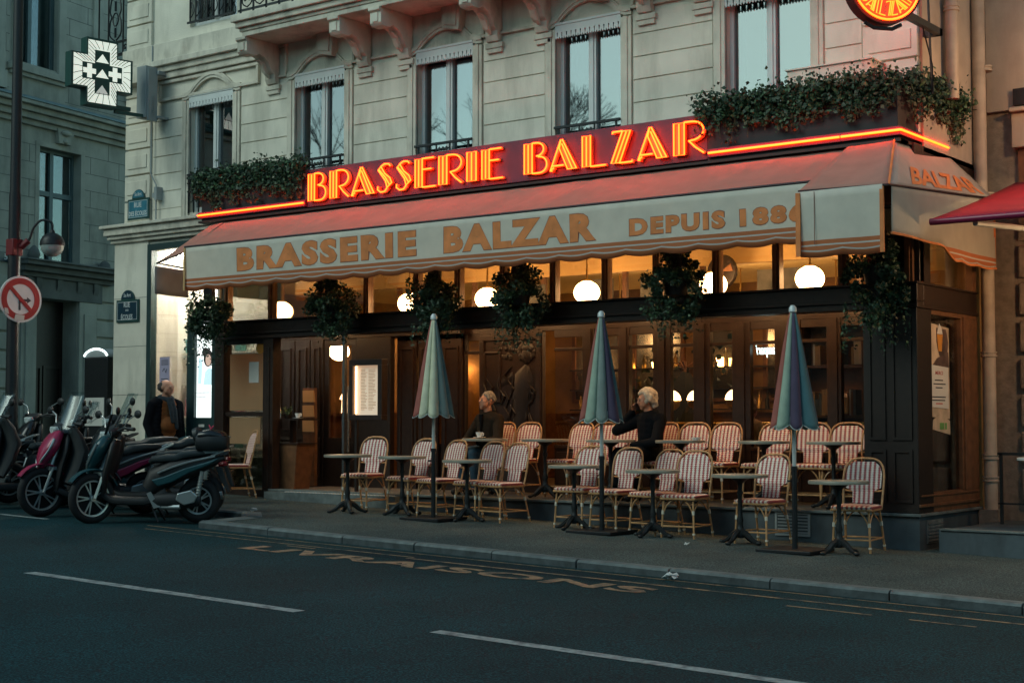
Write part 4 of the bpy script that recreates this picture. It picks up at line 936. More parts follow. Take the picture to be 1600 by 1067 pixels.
# glyphs: list of closed shapes (faces), tube paths; unit box width w, height 1
def bowl(x0,x1,z0,z1,n=10):
    cx=x0+(x1-x0)*.35; a=(x1-cx); h=(z1-z0)/2; cz=(z0+z1)/2
    return [(x0,z1)]+[(cx+a*math.cos(R(90-180*i/n)),cz+h*math.sin(R(90-180*i/n))) for i in range(n+1)]+[(x0,z0)]
def G_(ch):
    st=[(0,0),(.36,0),(.36,1),(0,1)]; mid=[[(.18,.03),(.18,.97)]]
    if ch=='B': return [st],mid+[bowl(.36,.86,.56,1)[:-1],[(.62,.53)]+bowl(.5,1,0,.53)[1:-1]+[(.36,0)]]
    if ch=='R': return [st],mid+[bowl(.36,1,.42,1)[:-1]+[(.5,.40)],[(.5,.42),(.72,.2),(1,0)]]
    if ch=='A': return [[(.40,1),(.46,1),(1,0),(.66,0),(.34,.72)]],[[(.44,.86),(.83,.02)],[(.40,.98),(0,0),(.08,.0)],[(.10,.16),(.5,.16)],[(.0,.0),(.14,.10)]]
    if ch=='S': return [[(.12,.80),(.28,.66),(.60,.38),(.70,.14),(1,.30),(.88,.48),(.55,.66),(.30,.92)]],[[(.2,.8),(.58,.52),(.85,.24)],[(.30,.92),(.52,1),(.80,.98),(.88,.9)],[(.70,.14),(.55,.02),(.3,.0),(.10,.1),(.12,.22)]]
    if ch=='E': return [st],mid+[[(.36,1),(.92,1)],[(.36,.62),(.80,.62)],[(.36,0),(1,0)]]
    if ch=='I': return [[(0,0),(1,0),(1,1),(0,1)]],[[(.5,.03),(.5,.97)]]
    if ch=='L': return [st],mid+[[(.36,0),(1,0)]]
    if ch=='Z': return [[(.02,0),(.42,0),(.94,1),(.56,1)]],[[(.24,.03),(.74,.97)],[(.10,1),(.56,1)],[(.42,0),(1,0),(1,.06)],[(.10,1),(.1,.94)]]
LX=[-14.63,-14.27,-14.22,-13.85,-13.82,-13.38,-13.38,-13.07,-13.05,-12.74,-12.7,-12.33,-12.3,-11.9,-11.84,-11.66,-11.6,-11.24,-10.94,-10.57,-10.55,-10.13,-10.08,-9.72,-9.68,-9.35,-9.3,-8.88,-8.82,-8.40]
def neon_letter(ch,x0,x1,z0,z1,y,par,r=.0095,T=None):
    P=lambda p,d=0:(x0+(x1-x0)*p[0],y-d,z0+(z1-z0)*p[1])
    shapes,paths=G_(ch); b=MB()
    for s in shapes: b.prism([(x0+(x1-x0)*p[0],z0+(z1-z0)*p[1]) for p in s],'y',y-.05,y-.003,0,T)
    for q in paths[0 if ch in 'S' else 0:]:
        if ch in 'BREL' and q is paths[0]: continue
        if ch=='I': continue
        b.tube([P(p,.02) for p in q],.02,6,mi=0,T=T)
    L_=b.build('letter','letter_face',par)
    t=MB()
    for s in shapes:
        m=len(s); cx=sum(p[0] for p in s)/m; cz=sum(p[1] for p in s)/m
        t.tube([P((cx+(p[0]-cx)*.97,cz+(p[1]-cz)*.985),.068) for p in s],r,6,True,T=T)
    for q in paths:
        t.tube([P(p,.068) for p in q],r*(1.0),6,T=T)
    t.build('neon_tube','neon',L_)
for k,ch in enumerate('BRASSERIEBALZAR'):
    x0,x1=LX[2*k],LX[2*k+1]; neon_letter(ch,x0+.02,x1-.01,4.45,4.82,FY,ns)
def strip(p,q):
    b=MB(); b.tube([p,q],.0125,8); b.build('neon_strip','neon_line',ns)
y=FY-.055
for xa,xb in ((-16.88,-16.62),(-16.6,-14.72),(-8.36,-6.78),(-6.76,FX+.05)): strip((xa,y,4.44),(xb,y,4.44))
strip((FX+.055,FY-.05,4.44),(FX+.055,15.95,4.44))
b=MB(); b.bx(-16.9,-14.7,FY-.04,FY,4.395,4.485); b.build('neon_channel','fascia',ns); b=MB(); b.bx(-8.38,FX+.04,FY-.04,FY,4.395,4.485); b.bx(FX,FX+.04,FY,16.0,4.395,4.485); b.build('neon_channel','fascia',ns)
# round projecting sign
rs=thing('round_neon_sign','round orange neon sign reading BALZAR in a ring at the top right edge','neon sign',(-6.0,14.0,5.77),R(52))
b=MB(); b.lathe([(0,-.07),(.40,-.07),(.40,.07),(0,.07)],40,T=Matrix.Rotation(R(90),4,'X')); b.build('disc','fascia_dark',rs)
for s in (-1,1):
    T=Matrix.Rotation(R(90),4,'X')
    b=MB()
    b.tube([(.36*math.cos(t*PI/20),s*.085,.36*math.sin(t*PI/20)) for t in range(40)],.012,6,True)
    b.tube([(.13*math.cos(t*PI/12),s*.085,.13*math.sin(t*PI/12)) for t in range(24)],.008,6,True)
    b.build('neon_ring','neon',rs)
    b=MB(); b.lathe([(.15,-.005),(.34,-.005),(.34,.005),(.15,.005)],36,T=Matrix.Translation((0,s*.073,0))@T); b.build('ring_face','letter_face',rs)
    for k,ch in enumerate('BALZAR'):
        a=R(-150+ k*24) if s<0 else R(-30-k*24)
        T2=Matrix.Translation((.17*math.cos(a),0,.17*math.sin(a)))@Matrix.Rotation(-(a+PI/2) ,4,'Y')@Matrix.Diagonal((s*-1 if 0 else (1 if s<0 else -1),1 if s<0 else -1,1,1))
        sh,pt=G_(ch); t=MB(); P=lambda p:(-.05+.1*p[0],-.085,-.15+.14*p[1])
        T2=Matrix.Translation((.17*math.cos(a),0,.17*math.sin(a)))@Matrix.Rotation(-(a+PI/2),4,'Y')
        if s>0: T2=Matrix.Rotation(PI,4,'Z')@Matrix.Translation((-.17*math.cos(a),0,.17*math.sin(a)))@Matrix.Rotation((a+PI/2),4,'Y')
        for q in sh: t.tube([P(p) for p in q],.006,5,True,T=T2)
        for q in pt[1 if ch in 'BREL' else 0:]: t.tube([P(p) for p in q],.006,5,T=T2)
        t.build('neon_letter','neon',rs)
b=MB(); b.tube([(-.2,0,-.38),(-.1,0,-.43),(.1,0,-.43),(.2,0,-.38)],.02,6); b.build('rim','black_iron',rs)
b=MB(); b.bx(-5.97,-5.91,14.2,15.35,5.53,5.6); b.tube([(-5.95,14.9,5.55),(-5.97,15.2,5.2),(-5.98,15.24,4.9)],.008,6); b.tube([(-6.0,15.25,7),(-6.02,15.23,6),(-5.99,15.24,4.9)],.014,6)
b.bx(-6.12,-5.91,15.28,15.35,5.53,5.6)
tag(b.build('sign_arm','black_iron'),'dark bracket arm and cables holding the round neon sign to the wall','bracket')
# ---------------- ivy hedges on the fascia
mat('leaf_dark',(.020,.050,.024),.6,var=.4,scale=30,bump=0); mat('leaf_mid',(.050,.105,.042),.55,var=.4,scale=30,bump=0); mat('leaf_dry',(.07,.07,.03),.7,var=.3,scale=30,bump=0); mat('leaf_yellow',(.28,.22,.05),.6,var=.2,bump=0)
for n_ in ('leaf_dark','leaf_mid','leaf_dry'): pass
def leaf(b,c,d,s,mi):
    # small pointed 5-sided leaf around direction d
    d=Vector(d).normalized(); u=d.orthogonal().normalized(); u=Matrix.Rotation(rnd.uniform(0,2*PI),3,d)@u; v=d.cross(u); c=Vector(c)
    b.add([c-u*s*.6,c+v*s*.5-u*.1*s,c+u*s*.75+d*s*.15,c-v*s*.5-u*.1*s],[(0,3,2,1)],mi)
def rdir(bias=(0,0,0)):
    while 1:
        v=Vector((rnd.uniform(-1,1),rnd.uniform(-1,1),rnd.uniform(-1,1)))
        if .1<v.length<1: return (v.normalized()+Vector(bias)).normalized()
def hedge(lab,x0,x1,y0,y1,zt,zb,n,gap=None):
    t=thing('ivy_hedge',lab,'plant',((x0+x1)/2,(y0+y1)/2,zt)); b=MB(); o=Vector(t.location); L_=max(x1-x0,y1-y0); alongx=(x1-x0)>(y1-y0)
    nb_=int(L_*11); 
    bl=[((_+rnd.random())/nb_,rnd.uniform(.06,.17),rnd.uniform(.3,1.0)) for _ in range(nb_)]
    for i in range(n):
        u,rr,ln=bl[rnd.randrange(nb_)]; k=rnd.random()
        uu=u*L_+rnd.gauss(0,rr*.55)
        if k<.55: z=zt+rnd.gauss(.02,rr*.55); out=abs(rnd.gauss(.02,.06))
        else: z=zt-rnd.random()**1.1*(zt-zb)*ln; out=.03+abs(rnd.gauss(0,.035))
        p=(x0+uu,y0+.02-out if rnd.random()<.75 else y0+rnd.uniform(0,.16),z) if alongx else ((x1+out if rnd.random()<.7 else x1-rnd.uniform(0,.2)),y0+uu,z)
        dry=z<zt-.22 and rnd.random()<.5
        leaf(b,Vector(p)-o,rdir((.2,-.8,.3) if alongx else (.8,-.3,.3)),rnd.uniform(.018,.052),2 if dry else (1 if rnd.random()<.35 else 0))
    b.build('foliage',['leaf_dark','leaf_mid','leaf_dry'],t)
    s=MB()
    for i in range(int(L_*16)):
        u=rnd.random()*L_; ln=rnd.uniform(.1,.42)
        P=[(x0+u,y0-.03,zt),(x0+u+rnd.uniform(-.03,.03),y0-.045,zt-ln*.5),(x0+u,y0-.03,zt-ln)] if alongx else [(x1+.03,y0+u,zt),(x1+.045,y0+u+.02,zt-ln*.5),(x1+.03,y0+u,zt-ln)]
        s.tube([Vector(p)-o for p in P],.004,4)
    s.build('stems','leaf_dry',t)
hedge('straggly ivy hanging over the left end of the neon fascia',-16.95,-14.75,FY-.02,FY+.2,4.97,4.48,7000)
hedge('thick ivy hedge above the neon line right of the sign letters',-8.42,-6.2,FY-.02,FY+.3,4.97,4.5,8500)
hedge('short ivy clump round the right corner beside the drainpipe',-6.4,-6.12,14.85,16.4,5.0,4.5,4200)
# ---------------- main awning
def fabric_mat(n,base,orange,zo,period,x0,lines):
    m=mat(n,base,.85,var=.07,scale=5,bump=.25,bs=160); t=m.node_tree; N=t.nodes; L=t.links; b=N['Principled BSDF']; src=b.inputs['Base Color'].links[0].from_socket
    tc=[x for x in N if x.type=='TEX_COORD'][0]; sx=N.new('ShaderNodeSeparateXYZ'); L.new(tc.outputs['Object'],sx.inputs[0])
    def MA(op,a,b_=None,c=None):
        q=N.new('ShaderNodeMath'); q.operation=op
        for i,v in enumerate((a,b_,c)):
            if v is None: continue
            if isinstance(v,(int,float)): q.inputs[i].default_value=v
            else: L.new(v,q.inputs[i])
        return q.outputs[0]
    z=sx.outputs[2]; ax=sx.outputs[1 if lines=='y' else 0]
    lo=MA('LESS_THAN',z,zo)
    scal=MA('ABSOLUTE',MA('SINE',MA('MULTIPLY',MA('SUBTRACT',ax,x0),PI/period)))
    wav=MA('ADD',zo-.10,MA('MULTIPLY',MA('SUBTRACT',1,scal),.022)); 
    l1=MA('LESS_THAN',MA('ABSOLUTE',MA('SUBTRACT',z,zo-.05)),.008)
    l2=MA('LESS_THAN',MA('ABSOLUTE',MA('SUBTRACT',z,MA('SUBTRACT',wav,.012))),.008)
    ln=MA('MAXIMUM',l1,l2)
    m1=N.new('ShaderNodeMix'); m1.data_type='RGBA'; L.new(lo,m1.inputs[0]); L.new(src,m1.inputs[6]); m1.inputs[7].default_value=(*orange,1)
    m2=N.new('ShaderNodeMix'); m2.data_type='RGBA'; L.new(MA('MULTIPLY',ln,lo),m2.inputs[0]); L.new(m1.outputs[2],m2.inputs[6]); m2.inputs[7].default_value=(.6,.6,.56,1)
    L.new(m2.outputs[2],b.inputs['Base Color'])
    # thin cloth lets some light through
    tl=N.new('ShaderNodeBsdfTranslucent'); L.new(m2.outputs[2],tl.inputs[0]); ms=N.new('ShaderNodeMixShader'); ms.inputs[0].default_value=.32
    o=[x for x in N if x.type=='OUTPUT_MATERIAL'][0]; L.new(b.outputs[0],ms.inputs[1]); L.new(tl.outputs[0],ms.inputs[2]); L.new(ms.outputs[0],o.inputs[0])
    return m
ORG=(.52,.18,.07); WHT=(.70,.67,.58); SAL=(.50,.27,.21)
PD=.46
fabric_mat('valance_cloth',WHT,ORG,3.435,PD,-16.4,'x'); fabric_mat('flap_cloth',WHT,ORG,3.245,.47,-6.8,'x'); fabric_mat('side_cloth',(.52,.50,.44),ORG,3.26,.5,14.1,'y')
m=fabric_mat('awning_cloth',SAL,ORG,-5,1,0,'x')
m=fabric_mat('corner_cloth',(.52,.47,.42),ORG,-5,1,0,'x')
aw=thing('striped_awning','long salmon awning with a white valance reading BRASSERIE BALZAR DEPUIS 1886','awning',(0,0,0))
AX0,AX1=-16.4,-6.62
def slope(u,v):
    x=AX0+(AX1-AX0)*u; s=math.sin(PI*v)
    wr=.016*math.sin(x*9+v*7)+.012*math.sin(x*21+v*12)+.03*math.sin(x*3.1+1)+.014*math.sin(x*14-v*6)*(1-v)
    return (x,14.74-.74*v,4.33-.45*v-.03*s+wr*s*(.6+.4*math.sin(x*1.7)))
b=MB(); b.grid(slope,160,10); b.build('canopy','awning_cloth',aw,solid=.004)
def vfold(x): return .010*math.sin(x*2.3)+.006*math.sin(x*5.7+1)
def valance(u,v):
    x=AX0+(AX1-AX0)*u; zb=3.285-.03*abs(math.sin((x-AX0)*PI/PD)); z=3.88+(zb-3.88)*v
    return (x,13.99+vfold(x)*v+.012*v,z)
b=MB(); b.grid(valance,400,8); val=b.build('valance','valance_cloth',aw,solid=.004)
b=MB(); b.tube([(AX0,14.0,3.885),(AX1,14.0,3.885)],.018,8); b.build('front_bar','fascia_dark',aw)
b=MB(); b.bx(AX0-.005,AX0+.035,13.975,13.985,3.27,3.87); b.build('edge_band','card_orange' if 'card_orange' in M else 'letter_cloth' if 'letter_cloth' in M else 'card',val)
mat('letter_cloth',(.62,.20,.06),.8,var=.22,scale=6,bump=.15,bs=150); mat('letter_edge',(.22,.08,.05),.8,var=0,bump=0)
def fv(u,v,d): k=(3.88-v)/(3.88-3.27); return (u,13.99+vfold(u)*k+.012*k-.003-d,v)
for s,x0,x1,z0,z1 in (('BRASSERIE',-15.33,-12.10,3.475,3.80),('BALZAR',-11.66,-9.43,3.475,3.80),('DEPUIS',-8.99,-7.79,3.485,3.68),('1886',-7.62,-6.86,3.485,3.68)):
    txt('lettering',s,'letter_edge',val,(x0-.004,x1+.004,z0-.004,z1+.004),fv,.001,bold=.066,space=1.22)
    txt('lettering',s,'letter_cloth',val,(x0+.004,x1-.004,z0+.004,z1-.004),lambda u,v,d:fv(u,v,d+.0015),.001,bold=.060,space=1.23)
# corner (hip) awning on the right
ca=thing('corner_awning','corner awning with a plain front flap and a white side flap lettered BALZAR','awning',(0,0,0))
P1=(-6.69,14.72,4.36);P2=(-6.19,14.70,4.36);P3=(-5.84,13.72,3.73);P4=(-6.80,13.72,3.75);P5=(-6.12,15.98,4.36);P6=(-5.83,16.62,3.93)
def quad(b,a,b2,c,d,n=10,mi=0,sag=.02):
    a,b2,c,d=map(Vector,(a,b2,c,d))
    b.grid(lambda u,v:((a*(1-u)+b2*u)*(1-v)+(d*(1-u)+c*u)*v)-Vector((0,0,sag*math.sin(PI*u)*math.sin(PI*v))),n,n,mi)
b=MB(); quad(b,P1,P2,P3,P4); b.build('front_canopy','awning_cloth',ca,solid=.004)
b=MB(); quad(b,P2,P5,P6,P3); b.build('side_canopy','corner_cloth',ca,solid=.004)
b=MB(); b.tube([P2,P3],.012,6); b.build('hip_seam','letter_cloth',ca)
b=MB(); b.tube([P4,P3],.014,6); b.tube([P3,P6],.012,6); b.build('front_bar','fascia_dark',ca)
def flap(u,v):
    x=-6.80+.90*u; zb=3.09-.02*abs(math.sin((x+6.8)*PI/.47)); return (x,13.70+.012*math.sin(x*9)*v+.03*v,3.74+(zb-3.74)*v)
b=MB(); b.grid(flap,60,8); fl=b.build('front_flap','flap_cloth',ca,solid=.004)
b=MB(); b.bx(-6.82,-6.77,13.69,13.71,3.09,3.73); b.bx(-5.93,-5.89,13.70,13.72,3.08,3.72); b.build('edge_band','letter_cloth',fl)
b=MB(); b.bx(-6.62,-6.615,13.694,13.70,3.2,3.73); b.build('seam','letter_edge',fl)
def sflap(u,v):
    y=13.78+2.84*u; zt=3.73+.2*u; 
    cut=max(0,min(1,(u-.44)/.14)); cut=cut*cut*(3-2*cut)
    zb=3.27-.12*cut-.02*abs(math.sin((y-14.1)*PI/.5)) if u>.45 else 3.27-.12*cut
    return (-5.84+.015*math.sin(y*5)*v,y,zt+(zb-zt)*v)
b=MB(); b.grid(sflap,80,8); sf=b.build('side_flap','side_cloth',ca,solid=.004)
b=MB(); b.tube([sflap(u/30,1) for u in range(31)],.014,5); b.bx(-5.85,-5.83,16.58,16.64,3.14,3.92); b.build('edge_band','letter_cloth',sf)
def sslope(u,v,d):  # u along Y 0..1, v down-slope 0..1
    a=Vector(P2).lerp(Vector(P5),u); c=Vector(P3).lerp(Vector(P6),u); p=a.lerp(c,v); return tuple(p+Vector((.9,-.05,.35))*(.006+d+.012*(1-abs(2*v-1)))*.5)
txt('lettering','BALZAR','letter_cloth',ca,(.20,.93,-.92,-.55),lambda u,v,d:sslope(u,-v,d),.002,bold=.03)
# end piece on the left
P1=(-16.66,14.72,4.30);P2=(-16.37,14.72,4.33);P3=(-16.46,14.0,3.80);P4=(-17.0,14.0,3.70)
lc=thing('end_awning','small salmon end flap of the awning with a hanging side curtain at the left','awning',(0,0,0))
b=MB(); quad(b,P1,P2,P3,P4); b.build('canopy','awning_cloth',lc,solid=.004)
b=MB(); b.tube([P4,P3],.013,6); b.tube([P4,(-17.0,14.6,3.66)],.012,6); b.build('front_bar','fascia_dark',lc)
fabric_mat('curtain_cloth',(.40,.36,.33),ORG,-5,1,0,'x')
b=MB(); b.grid(lambda u,v:(-17.04+.01*math.sin(u*9),14.0+.62*u,3.66-.02*u-(.40)*v),14,4); b.build('side_curtain','curtain_cloth',lc,solid=.004)
# folding arms below the awnings
b=MB()
for x in (-15.6,-12.4,-9.2,-7.2): b.tube([(x,15.0,3.78),(x+.25,14.5,3.7),(x,14.02,3.84)],.02,8)
b.build('folding_arm','fascia_dark',aw)
# ---------------- hanging ivy baskets
def basket(i,x,y,z,lab,w_=.37,h=.45,trail=.35,fern=True,n=4200,top=3.62,dark=False):
    t=thing('hanging_basket',lab,'plant',(x,y,z),group='ivy baskets hanging below the awning')
    b=MB(); b.lathe([(0,-.12),(.12,-.10),(.17,.08),(.16,.08),(.1,-.08)],14); b.build('pot','wood_dark',t)
    b=MB()
    for a in (0,2.1,4.2): b.tube([(.16*math.cos(a),.16*math.sin(a),.08),(0,0,top-z)],.006,4)
    b.bx(-.09,.09,-.03,.03,top-z-.45,top-z-.18); b.build('hanger','black_iron',t)
    b=MB()
    clumps=[(rdir()*rnd.uniform(.5,1),rnd.uniform(.05,.12)) for _ in range(46)]
    for k in range(n):
        cdir,cr=rnd.choice(clumps); c=Vector((cdir.x*w_,cdir.y*w_,cdir.z*h-.02))+rdir()*cr*rnd.random()**.4
        leaf(b,c,rdir(tuple(cdir*.6)),rnd.uniform(.016,.046),1 if rnd.random()<(.3 if c.z>0 else .12) else 0)
    for k in range(26):
        a=rnd.uniform(0,2*PI); r=rnd.uniform(.05,w_*.9); ln=rnd.uniform(.25,1)*trail; p=Vector((r*math.cos(a),r*math.sin(a),-h*.6))
        for j in range(int(ln*60)):
            p=p+Vector((rnd.uniform(-.012,.012),rnd.uniform(-.012,.012),-.018)); leaf(b,p+rdir()*.03,rdir((0,-.5,0)),rnd.uniform(.018,.034),0 if rnd.random()<.8 else 1)
    for k in range(10 if i%2 else 3): leaf(b,rdir()*w_*.95,rdir(),.03,2)
    b.build('foliage',['leaf_dark','leaf_mid','leaf_yellow'],t)
    if fern:
        f=MB()
        for k in range(9):
            a=rnd.uniform(PI*.7,PI*1.7); ln=rnd.uniform(.3,.48); 
            for j in range(16):
                s=j/16; c=Vector((math.cos(a)*ln*s,math.sin(a)*ln*s,.12+.28*s-.35*s*s)); dd=Vector((math.cos(a),math.sin(a),0)); sd=Vector((-dd.y,dd.x,0)); wv=.07*(1-s*.8)
                for q in (-1,1): f.add([c,c+sd*q*wv+dd*.02-Vector((0,0,.015)),c+dd*.018],[(0,1,2)])
        f.build('fern','leaf_mid',t)
basket(0,-16.5,14.55,2.98,'bushy ivy basket in front of the bright pharmacy poster, leftmost',.37,.38,.5,False)
basket(1,-14.13,14.6,2.98,'ivy basket with fern fronds above the entrance doorway',.37,.38,.25,True)
basket(2,-12.32,14.6,2.94,'round ivy basket hanging just above the first parasol tip',.36,.40,.3,False)
basket(3,-10.98,14.6,2.95,'ivy basket with fern fronds in front of the carved panel',.33,.42,.4,True)
basket(4,-8.76,14.6,2.96,'large leafy ivy basket between the second and third parasols',.39,.48,.3,False)
basket(5,-6.42,14.75,2.98,'dark ivy basket at the corner pier under the white flap',.38,.52,.5,False,5000)
# ---------------- lamps
mat('globe',(1,.9,.75),.5,var=0,bump=0,emit=26,ecol=(1,.56,.24)); mat('dome_lit',(1,.9,.75),.5,var=0,bump=0,emit=6,ecol=(1,.62,.30)); mat('bulb',(1,.8,.5),.5,var=0,bump=0,emit=14,ecol=(1,.5,.16))
GL=[(-16.11,15.6,'globe lamp glowing behind the transom near the pharmacy, leftmost of the row'),(-13.61,15.6,'globe lamp half hidden by the ivy basket over the first parasol'),(-12.25,15.6,'globe lamp half hidden by the ferny basket before the carved panel'),(-10.66,15.6,'globe lamp in full view just left of the second parasol tip'),(-8.85,15.6,'globe lamp beside a mullion right of the large leafy basket'),(-7.6,15.6,'largest globe lamp, right end of the row near the corner flap')]
gl0=None
for k,(x,y,lb_) in enumerate(GL):
    if gl0 is None:
        gl0=thing('globe_lamp',lb_,'lamp',(x,y,3.06),group='globe lamps under the terrace ceiling')
        b=MB(); b.ball((0,0,0),(.165,.165,.145),24,14); b.build('glass_globe','globe',gl0)
        b=MB(); b.lathe([(.0,.14),(.07,.14),(.07,.155),(.012,.17),(.012,.52),(.05,.525),(.05,.53),(0,.53)],16); b.build('stem','brass',gl0)
    else: dup(gl0,(x,y,3.06),0,lb_)
for k,(x,y,z,lb_) in enumerate([(-11.6,17.8,3.0,'globe lamp deep in the dining room behind the first parasol'),(-9.9,18.2,3.0,'globe lamp deep in the dining room behind the second parasol'),(-8.4,18.0,3.0,'globe lamp deep in the dining room above the blue script sign'),(-16.66,17.4,3.0,'globe lamp inside the entrance door under the ferny basket')]):
    dup(gl0,(x,y,z if k<3 else 2.55),0,lb_,'globe lamps inside the dining room')
# half-dome table lamps inside
dl0=None
for k,(x,y,lb_) in enumerate([(-10.35,17.1,'white dome table lamp inside, just left of the white-haired person'),(-9.95,17.1,'white dome table lamp inside, just right of the white-haired person'),(-9.33,17.0,'white dome table lamp inside, fourth pane from the right'),(-7.95,17.6,'white dome table lamp inside behind the third parasol')]):
    if dl0 is None:
        dl0=thing('table_lamp',lb_,'lamp',(x,y,1.2),group='dome lamps on the partition inside')
        b=MB(); b.lathe([(.135,.52)]+[(.135*math.cos(R(a)),.52+.135*math.sin(R(a))) for a in range(10,90,10)]+[(0,.655)],22); b.lathe([(0,.52),(.135,.52)],22); b.build('shade','dome_lit',dl0)
        b=MB(); b.lathe([(.13,.515),(.12,.45),(.07,.40),(.02,.38),(.015,.03),(.08,.02),(.08,0),(0,0)][::-1],18); b.build('stand','brass',dl0)
    else: dup(dl0,(x,y,1.2),0,lb_)
pa=thing('partition','dark wooden partition topped with brass rail inside the dining room','partition',(0,0,0))
b=MB(); b.bx(-11.5,-7.6,16.95,17.2,FL,1.17); b.bx(-11.5,-7.6,16.9,17.25,1.17,1.2); b.build('panel','wood',pa); b=MB(); b.tube([(-11.5,17.2,1.42),(-7.6,17.2,1.42)],.015,8); b.build('rail','brass',pa)
# bookshelf at the right of the dining room
bs=thing('bookshelf','dark shelf of books behind the right-hand panes','bookshelf',(-7.6,17.2,FL))
b=MB(); 
for z in (0,.5,1.0,1.62,2.15): b.bx(-.95,.75,0,.3,z,z+.03)
for x in (-.95,-.1,.72): b.bx(x,x+.03,0,.3,0,2.18)
b.bx(-.95,.75,.3,.32,0,2.18); b.build('case','wood_lit',bs)
mat('book_a',(.45,.30,.15),.7,var=.2,bump=0);mat('book_b',(.25,.10,.05),.7,var=.2,bump=0);mat('book_c',(.10,.12,.13),.7,var=.2,bump=0)
for z in (1.03,1.65):
    x=-.88
    while x<.68:
        w_=rnd.uniform(.02,.045); h=rnd.uniform(.2,.33); 
        if rnd.random()<.12: x+=.12; continue
        b=MB(); b.bx(x,x+w_,.02,.2,z,z+h); tag(b.build('book',rnd.choice(['book_a','book_a','book_b','book_c','paper']),bs)); x+=w_+.003
b=MB(); b.bx(-.6,-.45,-.04,0,1.05,1.28); b.bx(-.4,-.27,-.04,0,1.05,1.25); b.bx(.0,.16,-.04,0,1.05,1.32); b.bx(.2,.33,-.04,0,1.05,1.26); b.build('card','card',bs)
# back-to-front neon script in the window
mat('neon_white',(.8,1,1),.4,var=0,bump=0,emit=5,ecol=(.62,.95,1))
nw=thing('neon_script','small pale blue neon script seen back to front behind the glass','neon sign',(0,0,0))
txt('script','Campari','neon_white',nw,(-8.73,-8.42,2.22,2.38),lambda u,v,d:(u-.18*(v-2.3)*-1*-1,YB+.1-d,v),.006,mirror=True,bold=-.004)
b=MB(); b.tube(smooth([(-8.42,YB+.1,2.24),(-8.40,YB+.1,2.35),(-8.44,YB+.1,2.47),(-8.5,YB+.1,2.40)],6),.005,5); b.build('flourish','neon_white',nw)
# wall fans / speakers seen through the transom
for x,lb_ in ((-13.55,'round dark wall fan seen through the transom left of the round basket'),(-8.95,'round dark wall speaker through the transom behind the large leafy basket')):
    t=thing('wall_fan',lb_,'fan',(x,16.0,3.25)); T=Matrix.Rotation(R(90),4,'X')
    b=MB(); b.lathe([(.0,.02),(.19,.03),(.21,0),(.19,-.03),(0,-.05)],24,T=T); b.build('guard','wood_dark',t); b=MB()
    for a in range(4): b.prism([(0,0),(.16*math.cos(a*PI/2),.16*math.sin(a*PI/2)),(.16*math.cos(a*PI/2+.6),.16*math.sin(a*PI/2+.6))],'y',-.035,-.03)
    b.build('blades','wood_lit',t); b=MB(); b.bx(-.02,.02,.0,.34,-.02,.02); b.build('bracket','black_iron',t)
# house plants inside
for x,y,z,lb_ in ((-10.35,16.75,1.9,'leafy pot plant inside, behind the white-haired person'),(-9.6,16.75,2.1,'tall leafy plant inside the pane right of the white-haired person'),(-11.45,17.6,1.6,'leafy plant inside the pane right of the carved panel')):
    t=thing('pot_plant',lb_,'plant',(x,y,1.2)); b=MB(); b.lathe([(0,0),(.1,0),(.13,.2),(.11,.2)],12); b.build('pot','card',t); b=MB()
    for k in range(46): leaf(b,Vector((rnd.gauss(0,.14),rnd.gauss(0,.1),z-1.2+rnd.gauss(0,.26))),rdir((0,-.8,0)),rnd.uniform(.05,.09),0)
    b.build('foliage',['leaf_dark'],t); b=MB()
    for k in range(5): b.tube([(0,0,.15),(rnd.uniform(-.05,.05),0,(z-1.2)*.6),(rnd.uniform(-.2,.2),0,z-1.1)],.006,4)
    b.build('stems','leaf_dry',t)
# ---------------- bistro chairs
def weave(n,ax):
    m=mat(n,(.80,.68,.58),.6,var=.08,scale=20,bump=0); t=m.node_tree; N=t.nodes; L=t.links; b=N['Principled BSDF']; src=b.inputs['Base Color'].links[0].from_socket
    tc=[x for x in N if x.type=='TEX_COORD'][0]; sx=N.new('ShaderNodeSeparateXYZ'); L.new(tc.outputs['Object'],sx.inputs[0])
    def MA(op,a,b_=None):
        q=N.new('ShaderNodeMath'); q.operation=op
        for i,v in enumerate((a,b_)):
            if v is None: continue
            if isinstance(v,(int,float)): q.inputs[i].default_value=v
            else: L.new(v,q.inputs[i])
        return q.outputs[0]
    X,Z=sx.outputs[0],sx.outputs[ax]
    col=MA('SINE',MA('MULTIPLY',MA('ADD',X,.3),2*PI/.05)); row=MA('SINE',MA('MULTIPLY',Z,2*PI/.024))
    red=MA('GREATER_THAN',MA('ADD',col,MA('MULTIPLY',row,.6)),.10)
    mm=N.new('ShaderNodeMix'); mm.data_type='RGBA'; L.new(red,mm.inputs[0]); L.new(src,mm.inputs[6]); mm.inputs[7].default_value=(.42,.09,.09,1); L.new(mm.outputs[2],b.inputs['Base Color'])
    bp=N.new('ShaderNodeBump'); bp.inputs['Strength'].default_value=.5; bp.inputs['Distance'].default_value=.004
    L.new(MA('ADD',MA('MULTIPLY',col,row),row),bp.inputs['Height']); L.new(bp.outputs[0],b.inputs['Normal'])
weave('weave_back',2); weave('weave_seat',1)
mat('rattan',(.46,.25,.11),.4,var=.25,scale=18,bump=.1); mat('binding',(.62,.58,.48),.6,var=.1,bump=.1)
